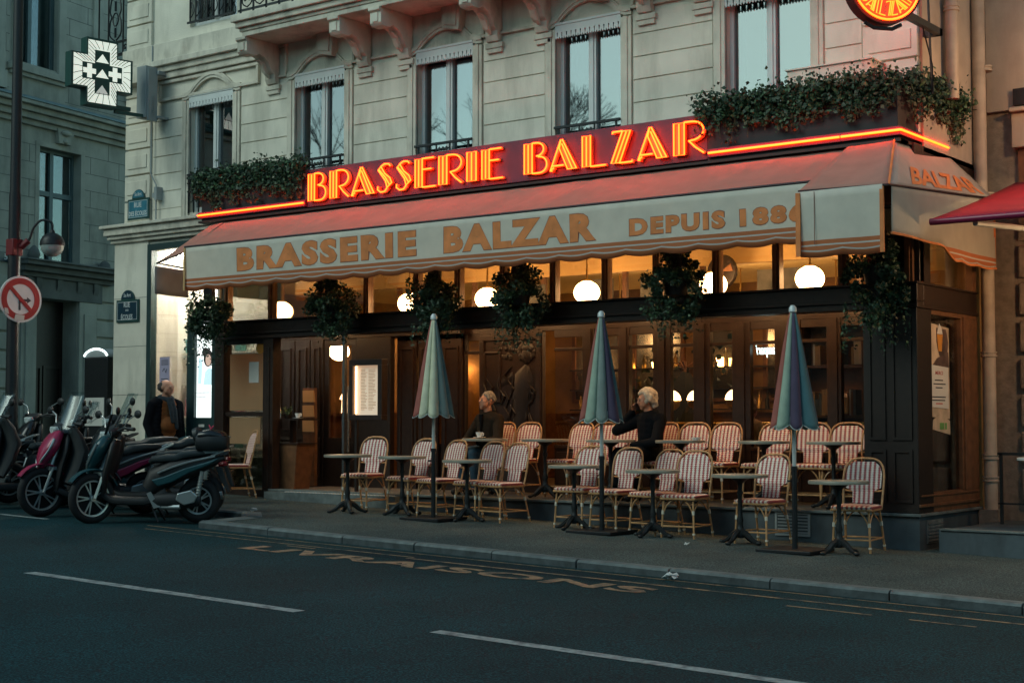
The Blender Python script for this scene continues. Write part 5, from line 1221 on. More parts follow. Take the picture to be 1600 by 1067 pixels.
def chair(loc,rz,label,group):
    t=thing('bistro_chair',label,'chair',loc,rz,group)
    # seat: rounded slab, woven edge hanging over the front
    b=MB(); P=[(-.21,-.19),(-.17,-.225),(.17,-.225),(.21,-.19),(.205,.15),(.16,.20),(-.16,.20),(-.205,.15)]
    r0=[(x*.97,y*.97,.43) for x,y in P]; r1=[(x*1.02,y*1.02,.445) for x,y in P]; r2=[(x*1.02,y*1.02,.462) for x,y in P]; r3=[(x*.9,y*.9,.474) for x,y in P]
    b.loft([r0,r1,r2,r3],0); b.build('seat','weave_seat',t)
    b=MB(); b.tube(smooth([(x*.96,y*.96,.427) for x,y in P],3,True),.013,6,True); b.build('seat_frame','rattan',t)
    # back panel: wide above, narrow tongue below
    def ly(z): return .19+.11*(z-.46)/.46
    out=[(-.105,.48),(.105,.48),(.11,.60),(.185,.64),(.19,.78),(.165,.86),(.10,.905),(-.10,.905),(-.165,.86),(-.19,.78),(-.185,.64),(-.11,.60)]
    b=MB(); n=len(out)
    vs=[(x,ly(z)-.006+.02*(abs(x)/.19)**2*-1,z) for x,z in out]+[(x,ly(z)+.010-.02*(abs(x)/.19)**2,z) for x,z in out]
    tri=[(0,1,2,11),(11,2,3,10),(10,3,4,9),(9,4,5,8),(8,5,6,7)]
    b.add(vs,tri+[tuple(i+n for i in reversed(f)) for f in tri]+[(i,(i+1)%n,n+(i+1)%n,n+i) for i in range(n)]); b.build('backrest','weave_back',t)
    A=[(-.20,.17,.43),(-.205,ly(.55)-.01,.55),(-.212,ly(.74)-.02,.74),(-.19,ly(.86)-.015,.86),(-.12,ly(.93),.925),(0,ly(.94)+.005,.938),(.12,ly(.93),.925),(.19,ly(.86)-.015,.86),(.212,ly(.74)-.02,.74),(.205,ly(.55)-.01,.55),(.20,.17,.43)]
    b=MB(); b.tube(smooth(A,4),.0115,7); b.tube([(-.205,ly(.61),.61),(-.11,ly(.61)+.004,.60)],.009,5); b.tube([(.205,ly(.61),.61),(.11,ly(.61)+.004,.60)],.009,5); b.build('back_frame','rattan',t)
    for sx in (-1,1):
        for top,bot in (((sx*.175,-.19,.43),(sx*.195,-.215,0)),((sx*.18,.165,.43),(sx*.205,.27,0))):
            b=MB(); m=[top[i]+(bot[i]-top[i])*.5 for i in range(3)]; b.tube([top,m,bot],.0115,7); L_=b.build('leg','rattan',t)
            b=MB(); 
            for f in (.30,.86): p=[top[i]+(bot[i]-top[i])*f for i in range(3)]; q=[top[i]+(bot[i]-top[i])*(f+.10 if f<.5 else f+.04) for i in range(3)]; b.tube([p,q],.0165,7)
            b.build('binding','binding',L_)
    b=MB()
    for z,f in ((.13,.7),): 
        c=[(-.19,-.207,z),(.19,-.207,z),(.196,.238,z),(-.196,.238,z)]; b.tube(c,.009,5,True)
    for sx in (-1,1):
        b.tube(smooth([(sx*.185,-.2,.25),(sx*.13,-.2,.36),(sx*.06,-.19,.42)],4),.008,5); b.tube(smooth([(sx*.185,-.2,.28),(sx*.185,-.1,.38),(sx*.18,.0,.42)],4),.008,5); b.tube(smooth([(sx*.19,.2,.27),(sx*.12,.18,.37),(sx*.05,.18,.42)],4),.008,5)
    b.build('stretcher','rattan',t)
    return t
GR1='red and cream woven bistro chairs on the pavement'; GR2='red and cream woven bistro chairs on the terrace floor'
fr=[(-13.37,'woven chair beside the leftmost pavement table, left of the first parasol'),(-12.58,'left chair of the pair at the first parasol pole'),(-12.06,'right chair of the pair at the first parasol pole'),(-11.49,'left chair of the pair in front of the seated grey-haired man'),(-11.10,'right chair of the pair in front of the seated grey-haired man'),(-10.0,'pavement chair just left of the second parasol pole'),(-9.50,'pavement chair just right of the second parasol pole'),(-8.96,'left chair of the pair in front of the person on the phone'),(-8.53,'right chair of the pair in front of the person on the phone'),(-7.61,'pavement chair just left of the third parasol pole'),(-6.53,'rightmost pavement chair, beside the table nearest the corner')]
c0=None
for x,lb_ in fr:
    y=14.42+rnd.uniform(-.03,.05); rz=R(rnd.uniform(-13,13)-3)
    if c0 is None: c0=chair((x,y,gz(x)),rz,lb_,GR1)
    else: dup(c0,(x,y,gz(x)),rz,lb_)
dup(c0,(-16.02,14.62,gz(-16.02)),R(-30),'chair standing alone between the topcase of the scooter and the glass panel')
r2=[(-11.85,'terrace chair right of the grey-haired man, in front of the carved panel'),(-11.04,'terrace chair left of the second parasol, first pane of glass behind it'),(-10.62,'terrace chair directly behind the second parasol pole'),(-10.28,'terrace chair half hidden behind the left arm of the person on the phone'),(-9.31,'terrace chair just right of the person on the phone'),(-8.89,'second terrace chair right of the person on the phone'),(-8.24,'terrace chair behind the table left of the third parasol'),(-7.70,'terrace chair just right of the third parasol pole'),(-7.28,'terrace chair second from the corner pier'),(-6.88,'terrace chair partly hidden by the corner pier')]
for x,lb_ in r2: dup(c0,(x,15.72,FL),R(rnd.uniform(-12,12)),lb_,GR2)
dup(c0,(-12.33,15.78,FL),R(-8),'terrace chair under the seated grey-haired man',GR2); dup(c0,(-9.82,15.78,FL),R(-12),'terrace chair under the person on the phone',GR2)
# ---------------- tables
mat('table_top',(.42,.43,.39),.35,var=.35,scale=25,bump=.05); mat('table_rim',(.34,.32,.26),.35,.3,var=.15,bump=.05); mat('cast_iron',(.014,.017,.018),.5,.4,var=.3,scale=20,bump=.3)
def table(loc,label,group,top='table_top'):
    t=thing('bistro_table',label,'table',loc,0,group)
    b=MB(); b.lathe([(0,.705),(.285,.705),(.285,.73),(0,.73)],36); b.build('table_top',top,t)
    b=MB(); b.lathe([(.284,.700),(.298,.700),(.302,.716),(.298,.732),(.284,.733)],36); b.build('rim','table_rim',t)
    b=MB(); b.lathe([(0,.06),(.05,.07),(.06,.12),(.035,.17),(.028,.22),(.036,.25),(.024,.30),(.022,.50),(.034,.54),(.024,.57),(.03,.64),(.10,.69),(.10,.705),(0,.705)],16); b.build('column','cast_iron',t)
    b=MB()
    for k in range(4):
        a=PI/4+k*PI/2+.2; c,s=math.cos(a),math.sin(a)
        b.tube(smooth([(c*.02,s*.02,.13),(c*.09,s*.09,.10),(c*.16,s*.16,.045),(c*.225,s*.225,.022)],4),[.04,.038,.036,.034,.032,.03,.028,.026,.024,.022,.021,.02,.022],6); b.ball((c*.23,s*.23,.02),(.032,.032,.022),8,6)
    b.build('foot','cast_iron',t)
    return t
T1='round bistro tables on the pavement'; T2='round bistro tables on the terrace floor'
tt=None
for x,y,lb_ in [(-13.15,13.9,'leftmost pavement table, left of the first parasol'),(-12.50,14.2,'pavement table behind and left of the first parasol pole'),(-11.42,14.15,'pavement table just right of the first parasol pole'),(-9.92,14.25,'pavement table just left of the second parasol pole'),(-8.80,14.15,'pavement table between the second and third parasols, nearer the second'),(-7.74,14.18,'pavement table left of the third parasol pole'),(-6.53,14.0,'pavement table right of the third parasol pole, nearest the corner')]:
    if tt is None: tt=table((x,y,gz(x)),lb_,T1)
    else: dup(tt,(x,y,gz(x)),rnd.uniform(0,1),lb_)
for x,y,lb_ in [(-12.15,15.42,'terrace table holding the white coffee cup of the grey-haired man'),(-11.18,15.42,'terrace table left of the second parasol, below the first pane'),(-10.18,15.40,'terrace table behind the second parasol pole'),(-9.20,15.42,'terrace table at the elbow of the person on the phone'),(-8.12,15.45,'terrace table left of the third parasol pole'),(-7.25,15.42,'terrace table right of the third parasol pole')]:
    dup(tt,(x,y,FL),rnd.uniform(0,1),lb_,T2)
# cups, ashtray
mat('china',(.72,.72,.70),.25,var=.03,bump=0)
def cup(x,y,z,lb_):
    t=thing('coffee_cup',lb_,'cup',(x,y,z)); b=MB(); b.lathe([(0,0),(.03,.002),(.08,.014),(.08,.018),(.03,.008),(0,.008)],20); b.build('saucer','china',t)
    b=MB(); b.lathe([(0,.01),(.025,.01),(.03,.03),(.045,.06),(.048,.08),(.044,.08),(.04,.06),(.025,.03),(0,.028)],20); b.tube([(.045,0,.07),(.07,0,.065),(.07,0,.04),(.04,0,.035)],.005,5); b.build('bowl','china',t)
cup(-12.16,15.32,FL+.735,'white coffee cup on a saucer in front of the grey-haired man')
b=MB(); b.lathe([(0,0),(.05,0),(.06,.03),(.05,.03),(.045,.01),(0,.01)],16); tag(b.build('ashtray','china',None,(-8.98,15.4,FL+.735)),'small pale ashtray on the table right of the person on the phone','ashtray')
# tall crate table with cup and plant by the entrance
ct=thing('planter_stand','dark wooden crate stand beside the entrance post','stand',(-15.60,15.35,.46))
b=MB(); b.hexa([(-.2,-.15,0),(.18,-.15,0),(.18,.15,0),(-.2,.15,0)],[(-.26,-.18,.66),(.26,-.18,.66),(.26,.18,.66),(-.26,.18,.66)]); b.build('crate','wood_lit',ct,bev=.006)
b=MB(); b.bx(-.28,.3,-.2,.2,.66,.68); b.bx(-.3,.32,-.2,.2,1.0,1.02); b.bx(-.03,.03,-.03,.03,.68,1.0); b.build('shelf','wood',ct)
cup(-15.45,15.3,.46+1.02,'small coffee cup on the crate stand by the entrance')
t=thing('pot_plant','small green plant on the crate stand by the entrance','plant',(-15.67,15.3,.46+1.02)); b=MB(); b.lathe([(0,0),(.04,0),(.05,.07),(.04,.07)],12); b.build('pot','wood_dark',t); b=MB()
for k in range(60): leaf(b,Vector((rnd.gauss(0,.04),rnd.gauss(0,.04),.1+rnd.gauss(0,.03))),rdir((0,-.5,.5)),rnd.uniform(.02,.04),0)
b.build('foliage','leaf_mid',t)
b=MB(); b.lathe([(0,0),(.025,0),(.025,.1),(.01,.13),(.01,.17),(0,.17)],12); tag(b.build('bottle','chrome',None,(-15.79,15.28,.46+1.02)),'small clear bottle left of the plant on the crate stand','bottle')
# display rack and till seen through the open door
t=thing('leaflet_rack','narrow leaning rack of printed cards in the doorway','rack',(-15.95,16.02,FL)); b=MB()
b.hexa([(-.13,0,.75),(.13,0,.75),(.13,.05,.75),(-.13,.05,.75)],[(-.15,.02,1.45),(.09,.02,1.45),(.09,.07,1.45),(-.15,.07,1.45)]); b.bx(-.12,.12,.0,.06,0,.75); b.build('rack','wood_lit',t)
for k in range(3): b=MB(); b.hexa([(-.12,-.01,.8+k*.22),(.11,-.01,.8+k*.22),(.11,.02,.8+k*.22),(-.12,.02,.8+k*.22)],[(-.13,-.005,.97+k*.22),(.09,-.005,.97+k*.22),(.09,.02,.97+k*.22),(-.13,.02,.97+k*.22)]); b.build('card','card',t)
t=thing('bar_counter','lit bar counter with small lamp seen through the doorway','counter',(-17.2,17.9,FL)); b=MB(); b.bx(-.5,1.2,0,.5,0,1.05); b.bx(-.55,1.25,-.05,.55,1.05,1.09); b.build('counter','wood_lit',t)
b=MB(); b.lathe([(0,1.09),(.06,1.09),(.05,1.3),(.09,1.32),(.0,1.5)],14,(.1,.1,0)); b.build('lamp_shade','dome_lit',t)
b=MB(); b.bx(-.7,1.3,.6,.65,.8,2.3); b.build('back_panel','warm_wall',t)
for k in range(5):
    b=MB(); b.lathe([(0,1.09),(.035,1.09),(.035,1.28),(.012,1.34),(.012,1.4),(0,1.4)],10,(.35+k*.14,.3,0)); b.build('bottle',rnd.choice(['leaf_dark','amber','book_b']),t)
# ---------------- parasols
cols={'par_red':(.30,.09,.07),'par_cream':(.56,.56,.40),'par_grey':(.19,.24,.22),'par_teal':(.06,.15,.17),'par_purple':(.06,.045,.085),'par_green':(.28,.36,.28),'par_blue':(.05,.10,.13)}
for k,v in cols.items(): mat(k,v,.85,var=.1,scale=9,bump=.15,bs=160)
mat('piping',(.42,.48,.46),.7,var=0,bump=0); mat('pole_white',(.50,.54,.53),.4,.2,var=.06,bump=0)
def parasol(x,y,order,rot,label):
    t=thing('parasol',label,'parasol',(x,y,gz(x)),rot,'closed striped parasols on the pavement')
    zt,zb=2.42,1.28; NP=len(order); b=MB(); hem=MB(); K=12; n=NP*K; rows=22
    def rad(q,v):
        f=(q*NP/(2*PI))%1.0; fold=math.sin(PI*f)**.7
        return (.028+.208*v**.92)*(.78+.28*fold)*(1+.07*math.sin(q*3+x*2)*v+.03*math.sin(q*7+x)*v) 
    def pt(q,v):
        f=(q*NP/(2*PI))%1.0; zz=zb-.055*math.sin(PI*f)+.0; z=zt+(zz-zt)*v; r=rad(q,v)*(1+.03*math.sin(3*q+v*4)); a=q+.25*v*math.sin(q*2)*.3
        return (r*math.cos(a),r*math.sin(a),z)
    vs=[]; 
    for j in range(rows+1):
        for i in range(n): vs.append(pt(2*PI*i/n,j/rows))
    b.v=vs
    for j in range(rows):
        for i in range(n):
            b.f.append([j*n+i,(j+1)*n+i,(j+1)*n+(i+1)%n,j*n+(i+1)%n]); b.m.append(i//K); b.s.append(True)
    b.build('canopy',['par_'+c for c in order],t,solid=.003)
    for p in range(NP):
        P=[]
        for k in range(K+1):
            q=2*PI*(p*K+k)/n
            if k==K: q-=1e-4
            if k==0: P.append([c*1.01 if i<2 else c for i,c in enumerate(pt(q+1e-4,.93))])
            P.append([c*1.015 if i<2 else c for i,c in enumerate(pt(q+(1e-4 if k==0 else 0),1.0))])
            if k==K: P.append([c*1.01 if i<2 else c for i,c in enumerate(pt(q,.93))])
        hem.tube(P,.0045,4)
    hem.build('piping','piping',t)
    b=MB(); b.lathe([(0,2.49),(.02,2.487),(.04,2.46),(.043,2.42),(.03,2.41)][::-1],14); b.build('cap','pole_white',t)
    b=MB(); b.lathe([(0,.80),(.021,.80),(.021,1.0),(.024,1.0),(.024,1.02),(.021,1.02),(.021,2.42),(0,2.42)],12); b.build('pole','pole_white',t)
    b=MB(); b.lathe([(0,.03),(.028,.03),(.028,.82),(.034,.82),(.034,.86),(0,.86)],12); b.bx(.03,.07,-.01,.01,.7,.72); b.build('tube','black_iron',t)
    b=MB(); rotm=Matrix.Rotation(-rot,4,'Z'); b.bx(-.30,.30,-.28,.28,.004,.035,T=rotm); b.build('base_plate','black_iron',t,bev=.004)
    for k in range(4):
        a=k*PI/2+.4; b=MB(); b.tube([(.02*math.cos(a),.02*math.sin(a),2.38),(.15*math.cos(a),.15*math.sin(a),1.4)],.006,5); b.build('rib','pole_white',t)
    return t
# camera-facing side of each canopy is around world angle -PI/2-.4
parasol(-11.78,13.95,['red','cream','cream','grey','teal','purple','grey','blue'],R(-160),'closed parasol with cream and red panels facing the street, leftmost')
parasol(-9.44,14.10,['red','green','grey','purple','teal','red','cream','blue'],R(-166),'closed parasol with green, dark purple and red panels, the middle one')
parasol(-6.95,13.87,['red','green','purple','teal','blue','grey','cream','blue'],R(-166),'closed parasol with a broad purple panel, the rightmost')
# ---------------- lamp post, road sign
lp=thing('lamp_post','tall dark lamp post with a globe lantern on a curved arm at the left edge','street lamp',(-18.6,12.75,gz(-18.6)))
b=MB(); b.lathe([(0,0),(.16,0),(.16,.25),(.12,.3),(.105,.9),(.09,1.0),(.085,4.2),(.075,4.3),(.065,8.5),(0,8.5)],18); b.build('pole','black_iron',lp)
rv=Vector((.797,.605,0)); z0=4.08-gz(-18.6)
b=MB(); b.tube(smooth([tuple(rv*.03+Vector((0,0,z0-.18))),tuple(rv*.2+Vector((0,0,z0-.06))),tuple(rv*.27+Vector((0,0,z0+.12))),tuple(rv*.38+Vector((0,0,z0+.23))),tuple(rv*.52+Vector((0,0,z0+.2))),tuple(rv*.54+Vector((0,0,z0+.08)))],5),.018,7); b.build('arm','black_iron',lp)
mat('red_band',(.16,.01,.012),.5,var=.2,bump=0)
b=MB(); b.bx(-.085,.085,-.085,.085,z0-.28,z0-.04); b.tube([tuple(rv*.09+Vector((0,0,z0-.16))),tuple(rv*.2+Vector((0,0,z0-.06)))],.05,7); b.build('bracket','red_band',lp,bev=.01)
c=rv*.54
b=MB(); b.lathe([(.175,0),(.17,.06),(.14,.12),(.08,.165),(.04,.18),(.03,.22),(0,.22)],22,(c.x,c.y,z0-.13)); b.build('lantern_hood','black_iron',lp)
mat('lantern_bowl',(.40,.45,.42),.15,var=.25,scale=12,bump=0)
b=MB(); b.lathe([(0,-.16),(.06,-.152),(.12,-.115),(.155,-.06),(.165,0),(0,0)],22,(c.x,c.y,z0-.135)); b.build('lantern_bowl','lantern_bowl',lp)
cb=Vector((-18.6,12.75,0)); toc=-(cb.normalized()); 
rsn=thing('road_sign','round red-ringed no right turn sign on the lamp post','road sign',tuple(cb+toc*.13+rv*.10+Vector((0,0,3.17))),math.atan2(toc.y,toc.x)+PI/2+R(30))
mat('sign_white',(.75,.78,.75),.4,var=.08,bump=0); mat('sign_red',(.34,.02,.025),.4,var=.1,bump=0); mat('sign_back',(.2,.22,.22),.5,.5,var=.1,bump=0)
T=Matrix.Rotation(R(90),4,'X')
b=MB(); b.lathe([(0,-.012),(.33,-.012),(.33,.004),(0,.004)],40,T=T); b.build('plate','sign_white',rsn)
b=MB(); b.lathe([(.215,.005),(.30,.005),(.30,.008),(.215,.008),(.215,.005)],40,T=T); b.build('red_ring','sign_red',rsn)
b=MB(); b.prism([(-.03,-.155),(.0,-.155),(.0,-.03),(-.03,.0)],'y',-.008,-.004); b.prism([(-.03,.0),(.0,-.03),(.10,-.03),(.10,-.055),(.165,-.012),(.10,.035),(.10,.005),(.005,.005)],'y',-.008,-.004); b.build('arrow','ink',rsn)
b=MB(); b.prism([(-.175,.135),(-.135,.175),(.175,-.135),(.135,-.175)],'y',-.012,-.009); b.build('red_bar','sign_red',rsn)
b=MB(); b.prism([(-.10,-.30),(.05,-.30),(.06,-.225),(-.08,-.215)],'y',-.015,-.009); b.prism([(-.25,-.2),(-.18,-.22),(-.2,-.14),(-.25,-.13)],'y',-.015,-.009); b.build('torn_sticker','paper',rsn)
b=MB(); b.bx(-.05,.05,.01,.1,-.2,-.15); b.bx(-.05,.05,.01,.1,.15,.2); b.build('bracket','chrome',rsn)
# ---------------- scooters
for n_,c,r in (('paint_teal',(.018,.065,.075),.22),('paint_black',(.008,.010,.012),.25),('paint_magenta',(.34,.025,.075),.25),('paint_red',(.16,.008,.012),.25),('plastic',(.010,.012,.013),.55),('vinyl',(.014,.022,.024),.5),('rubber',(.008,.009,.010),.8),('silver',(.38,.42,.42),.3),('alloy',(.50,.54,.54),.3),('apron',(.02,.026,.028),.75)):
    mat(n_,c,r,metal=(.6 if n_ in('silver','alloy') else 0),var=.1,bump=.05 if n_ in('vinyl','rubber','apron') else 0,bs=90)
glass('windscreen_glass',.02,(.85,.9,.9),.25,.02,.25); mat('lens',(.45,.50,.48),.1,var=.3,scale=30,bump=0); mat('tail_lens',(.22,.01,.015),.2,var=0,bump=0); mat('ribbon',(.6,.03,.08),.6,var=0,bump=0)
def ring_at(c,fw,w,h,n=14,p=2.6):
    fw=Vector(fw).normalized(); s=Vector((0,1,0)); u=s.cross(fw).normalized()*-1; out=[]
    for i in range(n):
        a=2*PI*i/n; ca,sa=math.cos(a),math.sin(a)
        out.append(tuple(Vector(c)+s*w*math.copysign(abs(ca)**(2/p),ca)+u*h*math.copysign(abs(sa)**(2/p),sa)))
    return out
def lofted(path,mi=0,n=14,p=2.6):  # path: list (x,z,halfwidth,halfheight)
    r=[]
    for i,(x,z,w_,h) in enumerate(path):
        a=path[max(0,i-1)]; c=path[min(len(path)-1,i+1)]; r.append(ring_at((x,0,z),(c[0]-a[0],0,c[1]-a[1]),w_,h,n,p))
    return r
def wheel(par,x,z,r,w_,spokes=5,brake=True,T=None):
    T0=Matrix.Translation((x,0,z))@(T or Matrix.Identity(4))@Matrix.Rotation(R(90),4,'X')
    b=MB(); k=r-w_*.5; prof=[(k+w_*.5*math.cos(a*PI/8),w_*.5*math.sin(a*PI/8)) for a in range(17)]; b.lathe(prof,36,T=T0); ty=b.build('tyre','rubber',par)
    b=MB(); ri=r-w_*.85
    b.lathe([(ri-.018,-w_*.34),(ri+.012,-w_*.38),(ri+.014,-w_*.30),(ri-.005,-w_*.24),(ri-.005,w_*.24),(ri+.014,w_*.30),(ri+.012,w_*.38),(ri-.018,w_*.34),(ri-.018,-w_*.34)],36,T=T0)
    b.lathe([(0,-.05),(.035,-.05),(.035,.05),(0,.05)],14,T=T0)
    for s in range(spokes):
        a=2*PI*s/spokes
        for da in (-.16,.16): b.tube([Vector((.02*math.cos(a),.02*math.sin(a),.0)),Vector((ri*math.cos(a+da),ri*math.sin(a+da),.0))],[.014,.010],5,T=T0)
    b.build('rim','alloy',ty)
    if brake:
        b=MB(); b.lathe([(.05,.045),(.11,.045),(.11,.05),(.05,.05),(.05,.045)],20,T=T0); b.build('brake_disc','silver',ty)
def scooter(loc,rz,label,paint,trim='silver',screen=None,topcase=False,apron=False,steer=0,scale=1,fender=None,flaps=False,rear=True):
    s=thing('scooter',label,'scooter',loc,rz,'scooters and motorcycles parked by the kerb'); s.scale=(scale,)*3
    FXW,RXW=.66,-.64; rf,rr=.30,.265
    S=Matrix.Translation((.42,0,0))@Matrix.Rotation(steer,4,'Z')@Matrix.Translation((-.42,0,0))
    wheel(s,FXW*math.cos(steer*.0),rf,rf,.10,5,T=None) if not steer else None
    if steer:
        # turned front wheel
        cx=.42+(FXW-.42)*math.cos(steer); cy=(FXW-.42)*math.sin(steer); piv=thing  # noqa
        T0=Matrix.Rotation(steer,4,'Z'); 
        T1=Matrix.Translation((0,cy,0))@T0
        wheel(s,cx,rf,rf,.10,5,T=T1)
    wheel(s,RXW,rr,rr,.12,5)
    T=S
    b=MB()
    for y in (-.075,.075): b.tube([(FXW,y,rf),(FXW-.11,y,.60)],.02,7,T=T)
    b.tube([(FXW-.11,0,.58),(.40,0,.98)],.03,8,T=T); b.bx(FXW-.16,FXW-.06,-.09,.09,.57,.61,T=T); b.build('fork','silver',s)
    b=MB(); P=[]
    for k in range(9):
        a=R(35+k*15); P.append((FXW+(rf+.045)*math.cos(a),rf+(rf+.045)*math.sin(a),.062-.01*abs(k-4)/4,.014))
    b.loft(lofted(P,n=10,p=3),T=T); b.build('front_fender',fender or paint,s)
    # front shield and leg guard
    b=MB(); b.loft(lofted([(.66,.58,.05,.03),(.64,.68,.14,.06),(.58,.79,.20,.09),(.52,.90,.21,.09),(.46,1.0,.16,.07),(.41,1.06,.08,.04)],n=16)); b.build('front_shield',paint,s)
    b=MB(); b.loft(lofted([(.48,.30,.12,.03),(.47,.45,.18,.035),(.44,.62,.20,.045),(.39,.80,.205,.05),(.36,.94,.17,.045),(.34,1.0,.10,.03)],n=16)); b.build('leg_shield','plastic',s)
    b=MB()
    for y in (-1,1): b.tube(smooth([(.685,y*.03,.60),(.67,y*.12,.69),(.60,y*.20,.82),(.54,y*.20,.95)],4),.014,6)
    b.build('shield_trim',trim,s)
    # floor, engine, body
    b=MB(); b.loft(lofted([(.50,.34,.12,.05),(.35,.27,.17,.05),(.0,.255,.18,.05),(-.15,.29,.17,.06),(-.28,.38,.14,.07)],n=14,p=3.5)); b.build('floorboard','plastic',s)
    b=MB(); b.loft(lofted([(-.05,.40,.13,.10),(-.15,.52,.16,.16),(-.35,.62,.175,.15),(-.60,.68,.165,.11),(-.80,.735,.12,.07),(-.95,.78,.05,.03)],n=16)); b.build('rear_body','plastic',s)
    for y in (-1,1):
        b=MB(); q=[(-.10,.52),(-.25,.56),(-.5,.66),(-.75,.73),(-.92,.785),(-.80,.70),(-.55,.60),(-.35,.49),(-.18,.44)]
        b.prism(q,'y',y*.135,y*.182); b.build('side_panel',paint,s,bev=.015)
        b=MB(); b.tube(smooth([(-.18,y*.178,.60),(-.38,y*.185,.68),(-.6,y*.175,.745),(-.85,y*.12,.80)],4),.013,6); b.build('side_trim',trim,s)
    b=MB(); b.loft(lofted([(-.06,.72,.08,.03),(-.10,.755,.14,.045),(-.25,.77,.155,.05),(-.38,.775,.15,.05),(-.46,.81,.14,.055),(-.62,.83,.13,.05),(-.78,.84,.09,.035),(-.84,.845,.04,.02)],n=16,p=3)); b.build('seat','vinyl',s)
    b=MB(); b.tube([(-.80,-.10,.80),(-.95,-.09,.86),(-1.0,0,.87),(-.95,.09,.86),(-.80,.10,.80)],.014,6); b.build('grab_rail',trim,s)
    b=MB(); b.loft(lofted([(-.88,.70,.07,.03),(-.94,.71,.09,.04),(-.98,.71,.06,.03)],n=10)); b.build('tail_light','tail_lens',s)
    b=MB(); b.prism([(-.84,.68),(-.93,.66),(-1.03,.38),(-1.0,.36),(-.90,.52)],'y',-.07,.07); b.build('rear_mudguard','plastic',s,bev=.01)
    b=MB(); b.loft(lofted([(-.12,.27,.06,.08),(-.3,.27,.08,.10),(-.5,.27,.07,.09),(-.68,.265,.05,.06)],n=12),T=Matrix.Translation((0,.12,0))); b.build('engine','plastic',s)
    b=MB(); b.prism([(-.40,.28),(-.42,.36),(-.58,.40),(-.66,.33),(-.62,.25),(-.5,.22)],'y',.17,.21); b.build('engine_cover','silver',s,bev=.012)
    b=MB(); b.tube([(-.20,.14,.20),(-.45,.18,.20)],.03,8); b.tube([(-.2,-.14,.2),(-.45,-.17,.24),(-.9,-.19,.32)],[.02,.045,.05],10); b.build('exhaust','silver',s)
    b=MB(); b.tube([(-.64,.12,.27),(-.70,.13,.62)],.028,8)
    for k in range(7): b.lathe([(.026,-.006),(.04,0),(.026,.006)],10,(-.652-.008*k,.122,.36+.035*k))
    b.build('shock_absorber','silver',s)
    b=MB(); b.prism([(-.22,.20),(-.10,.38),(-.05,.36),(-.14,.18)],'y',.165,.18); b.build('kick_plate',trim,s)
    b=MB(); b.tube([(-.1,.12,.22),(-.2,.2,.02)],.012,6); b.tube([(-.1,-.12,.22),(-.2,-.2,.02)],.012,6); b.build('stand','black_iron',s)
    # handlebars, headlight, mirrors
    b=MB(); b.loft([ [tuple((S@Vector(q))) for q in r_] for r_ in lofted([(.50,1.03,.05,.03),(.47,1.06,.10,.06),(.41,1.09,.11,.065),(.34,1.10,.08,.05)],n=14)]); b.build('handlebar_cover','plastic',s)
    b=MB(); b.tube(smooth([(.30,-.34,1.12),(.36,-.2,1.13),(.40,0,1.08),(.36,.2,1.13),(.30,.34,1.12)],5),.016,7,T=T); b.tube([(.31,-.36,1.12),(.335,-.24,1.13)],.024,8,T=T); b.tube([(.31,.36,1.12),(.335,.24,1.13)],.024,8,T=T); b.tube([(.37,-.33,1.10),(.42,-.18,1.10)],.007,5,T=T); b.tube([(.37,.33,1.10),(.42,.18,1.10)],.007,5,T=T)
    b.build('handlebar','plastic',s)
    b=MB(); b.loft([[tuple(T@Vector((x,y,z))) for y,z in q] for x,q in ((.47,[(-.085,1.10),(.085,1.10),(.095,1.06),(.04,.98),(-.04,.98),(-.095,1.06)]),(.52,[(-.075,1.095),(.075,1.095),(.08,1.06),(.035,.99),(-.035,.99),(-.08,1.06)]),(.535,[(-.05,1.08),(.05,1.08),(.055,1.055),(.02,1.01),(-.02,1.01),(-.055,1.055)]))],sm=False); b.build('headlight','lens',s,bev=.008)
    b=MB(); b.tube([tuple(T@Vector((.47,q*.1,z))) for q,z in ((-1,1.09),(-1,1.05),(-.4,.97),(.4,.97),(1,1.05),(1,1.09),(-1,1.09))],.008,5); b.build('headlight_rim',trim,s)
    for y in (-1,1):
        b=MB(); b.tube([(.37,y*.22,1.14),(.34,y*.28,1.24),(.33,y*.42,1.29)],.008,6,T=T); st=b.build('mirror_stalk','silver',s)
        b=MB(); b.ball((.33,y*.47,1.30),(.025,.075,.05),14,9,T=T); b.build('mirror','plastic',st)
        b=MB(); b.ball((.62,y*.10,.80),(.03,.02,.045),8,6); b.build('indicator','lens',s)
    if flaps:
        for y in (-1,1): b=MB(); b.hexa([(.44,y*.10,1.06),(.47,y*.10,1.06),(.47,y*.135,1.06),(.44,y*.135,1.06)],[(.34,y*.22,1.30),(.37,y*.22,1.30),(.37,y*.25,1.30),(.34,y*.25,1.30)]); b.build('screen_flap','plastic',s,bev=.008)
    if screen:
        h,w_=screen; b=MB()
        b.grid(lambda u,v:tuple(T@Vector((.50-.22*v-.10*(2*u-1)**2,(2*u-1)*w_*(1-.35*v*v),1.02+h*v))),10,8); b.build('windscreen','windscreen_glass',s,solid=.005)
    if apron:
        b=MB(); b.loft(lofted([(.36,.40,.28,.06),(.26,.60,.30,.09),(.20,.80,.30,.10),(.26,.98,.30,.07),(.33,1.10,.26,.04)],n=16)); b.build('leg_apron','apron',s)
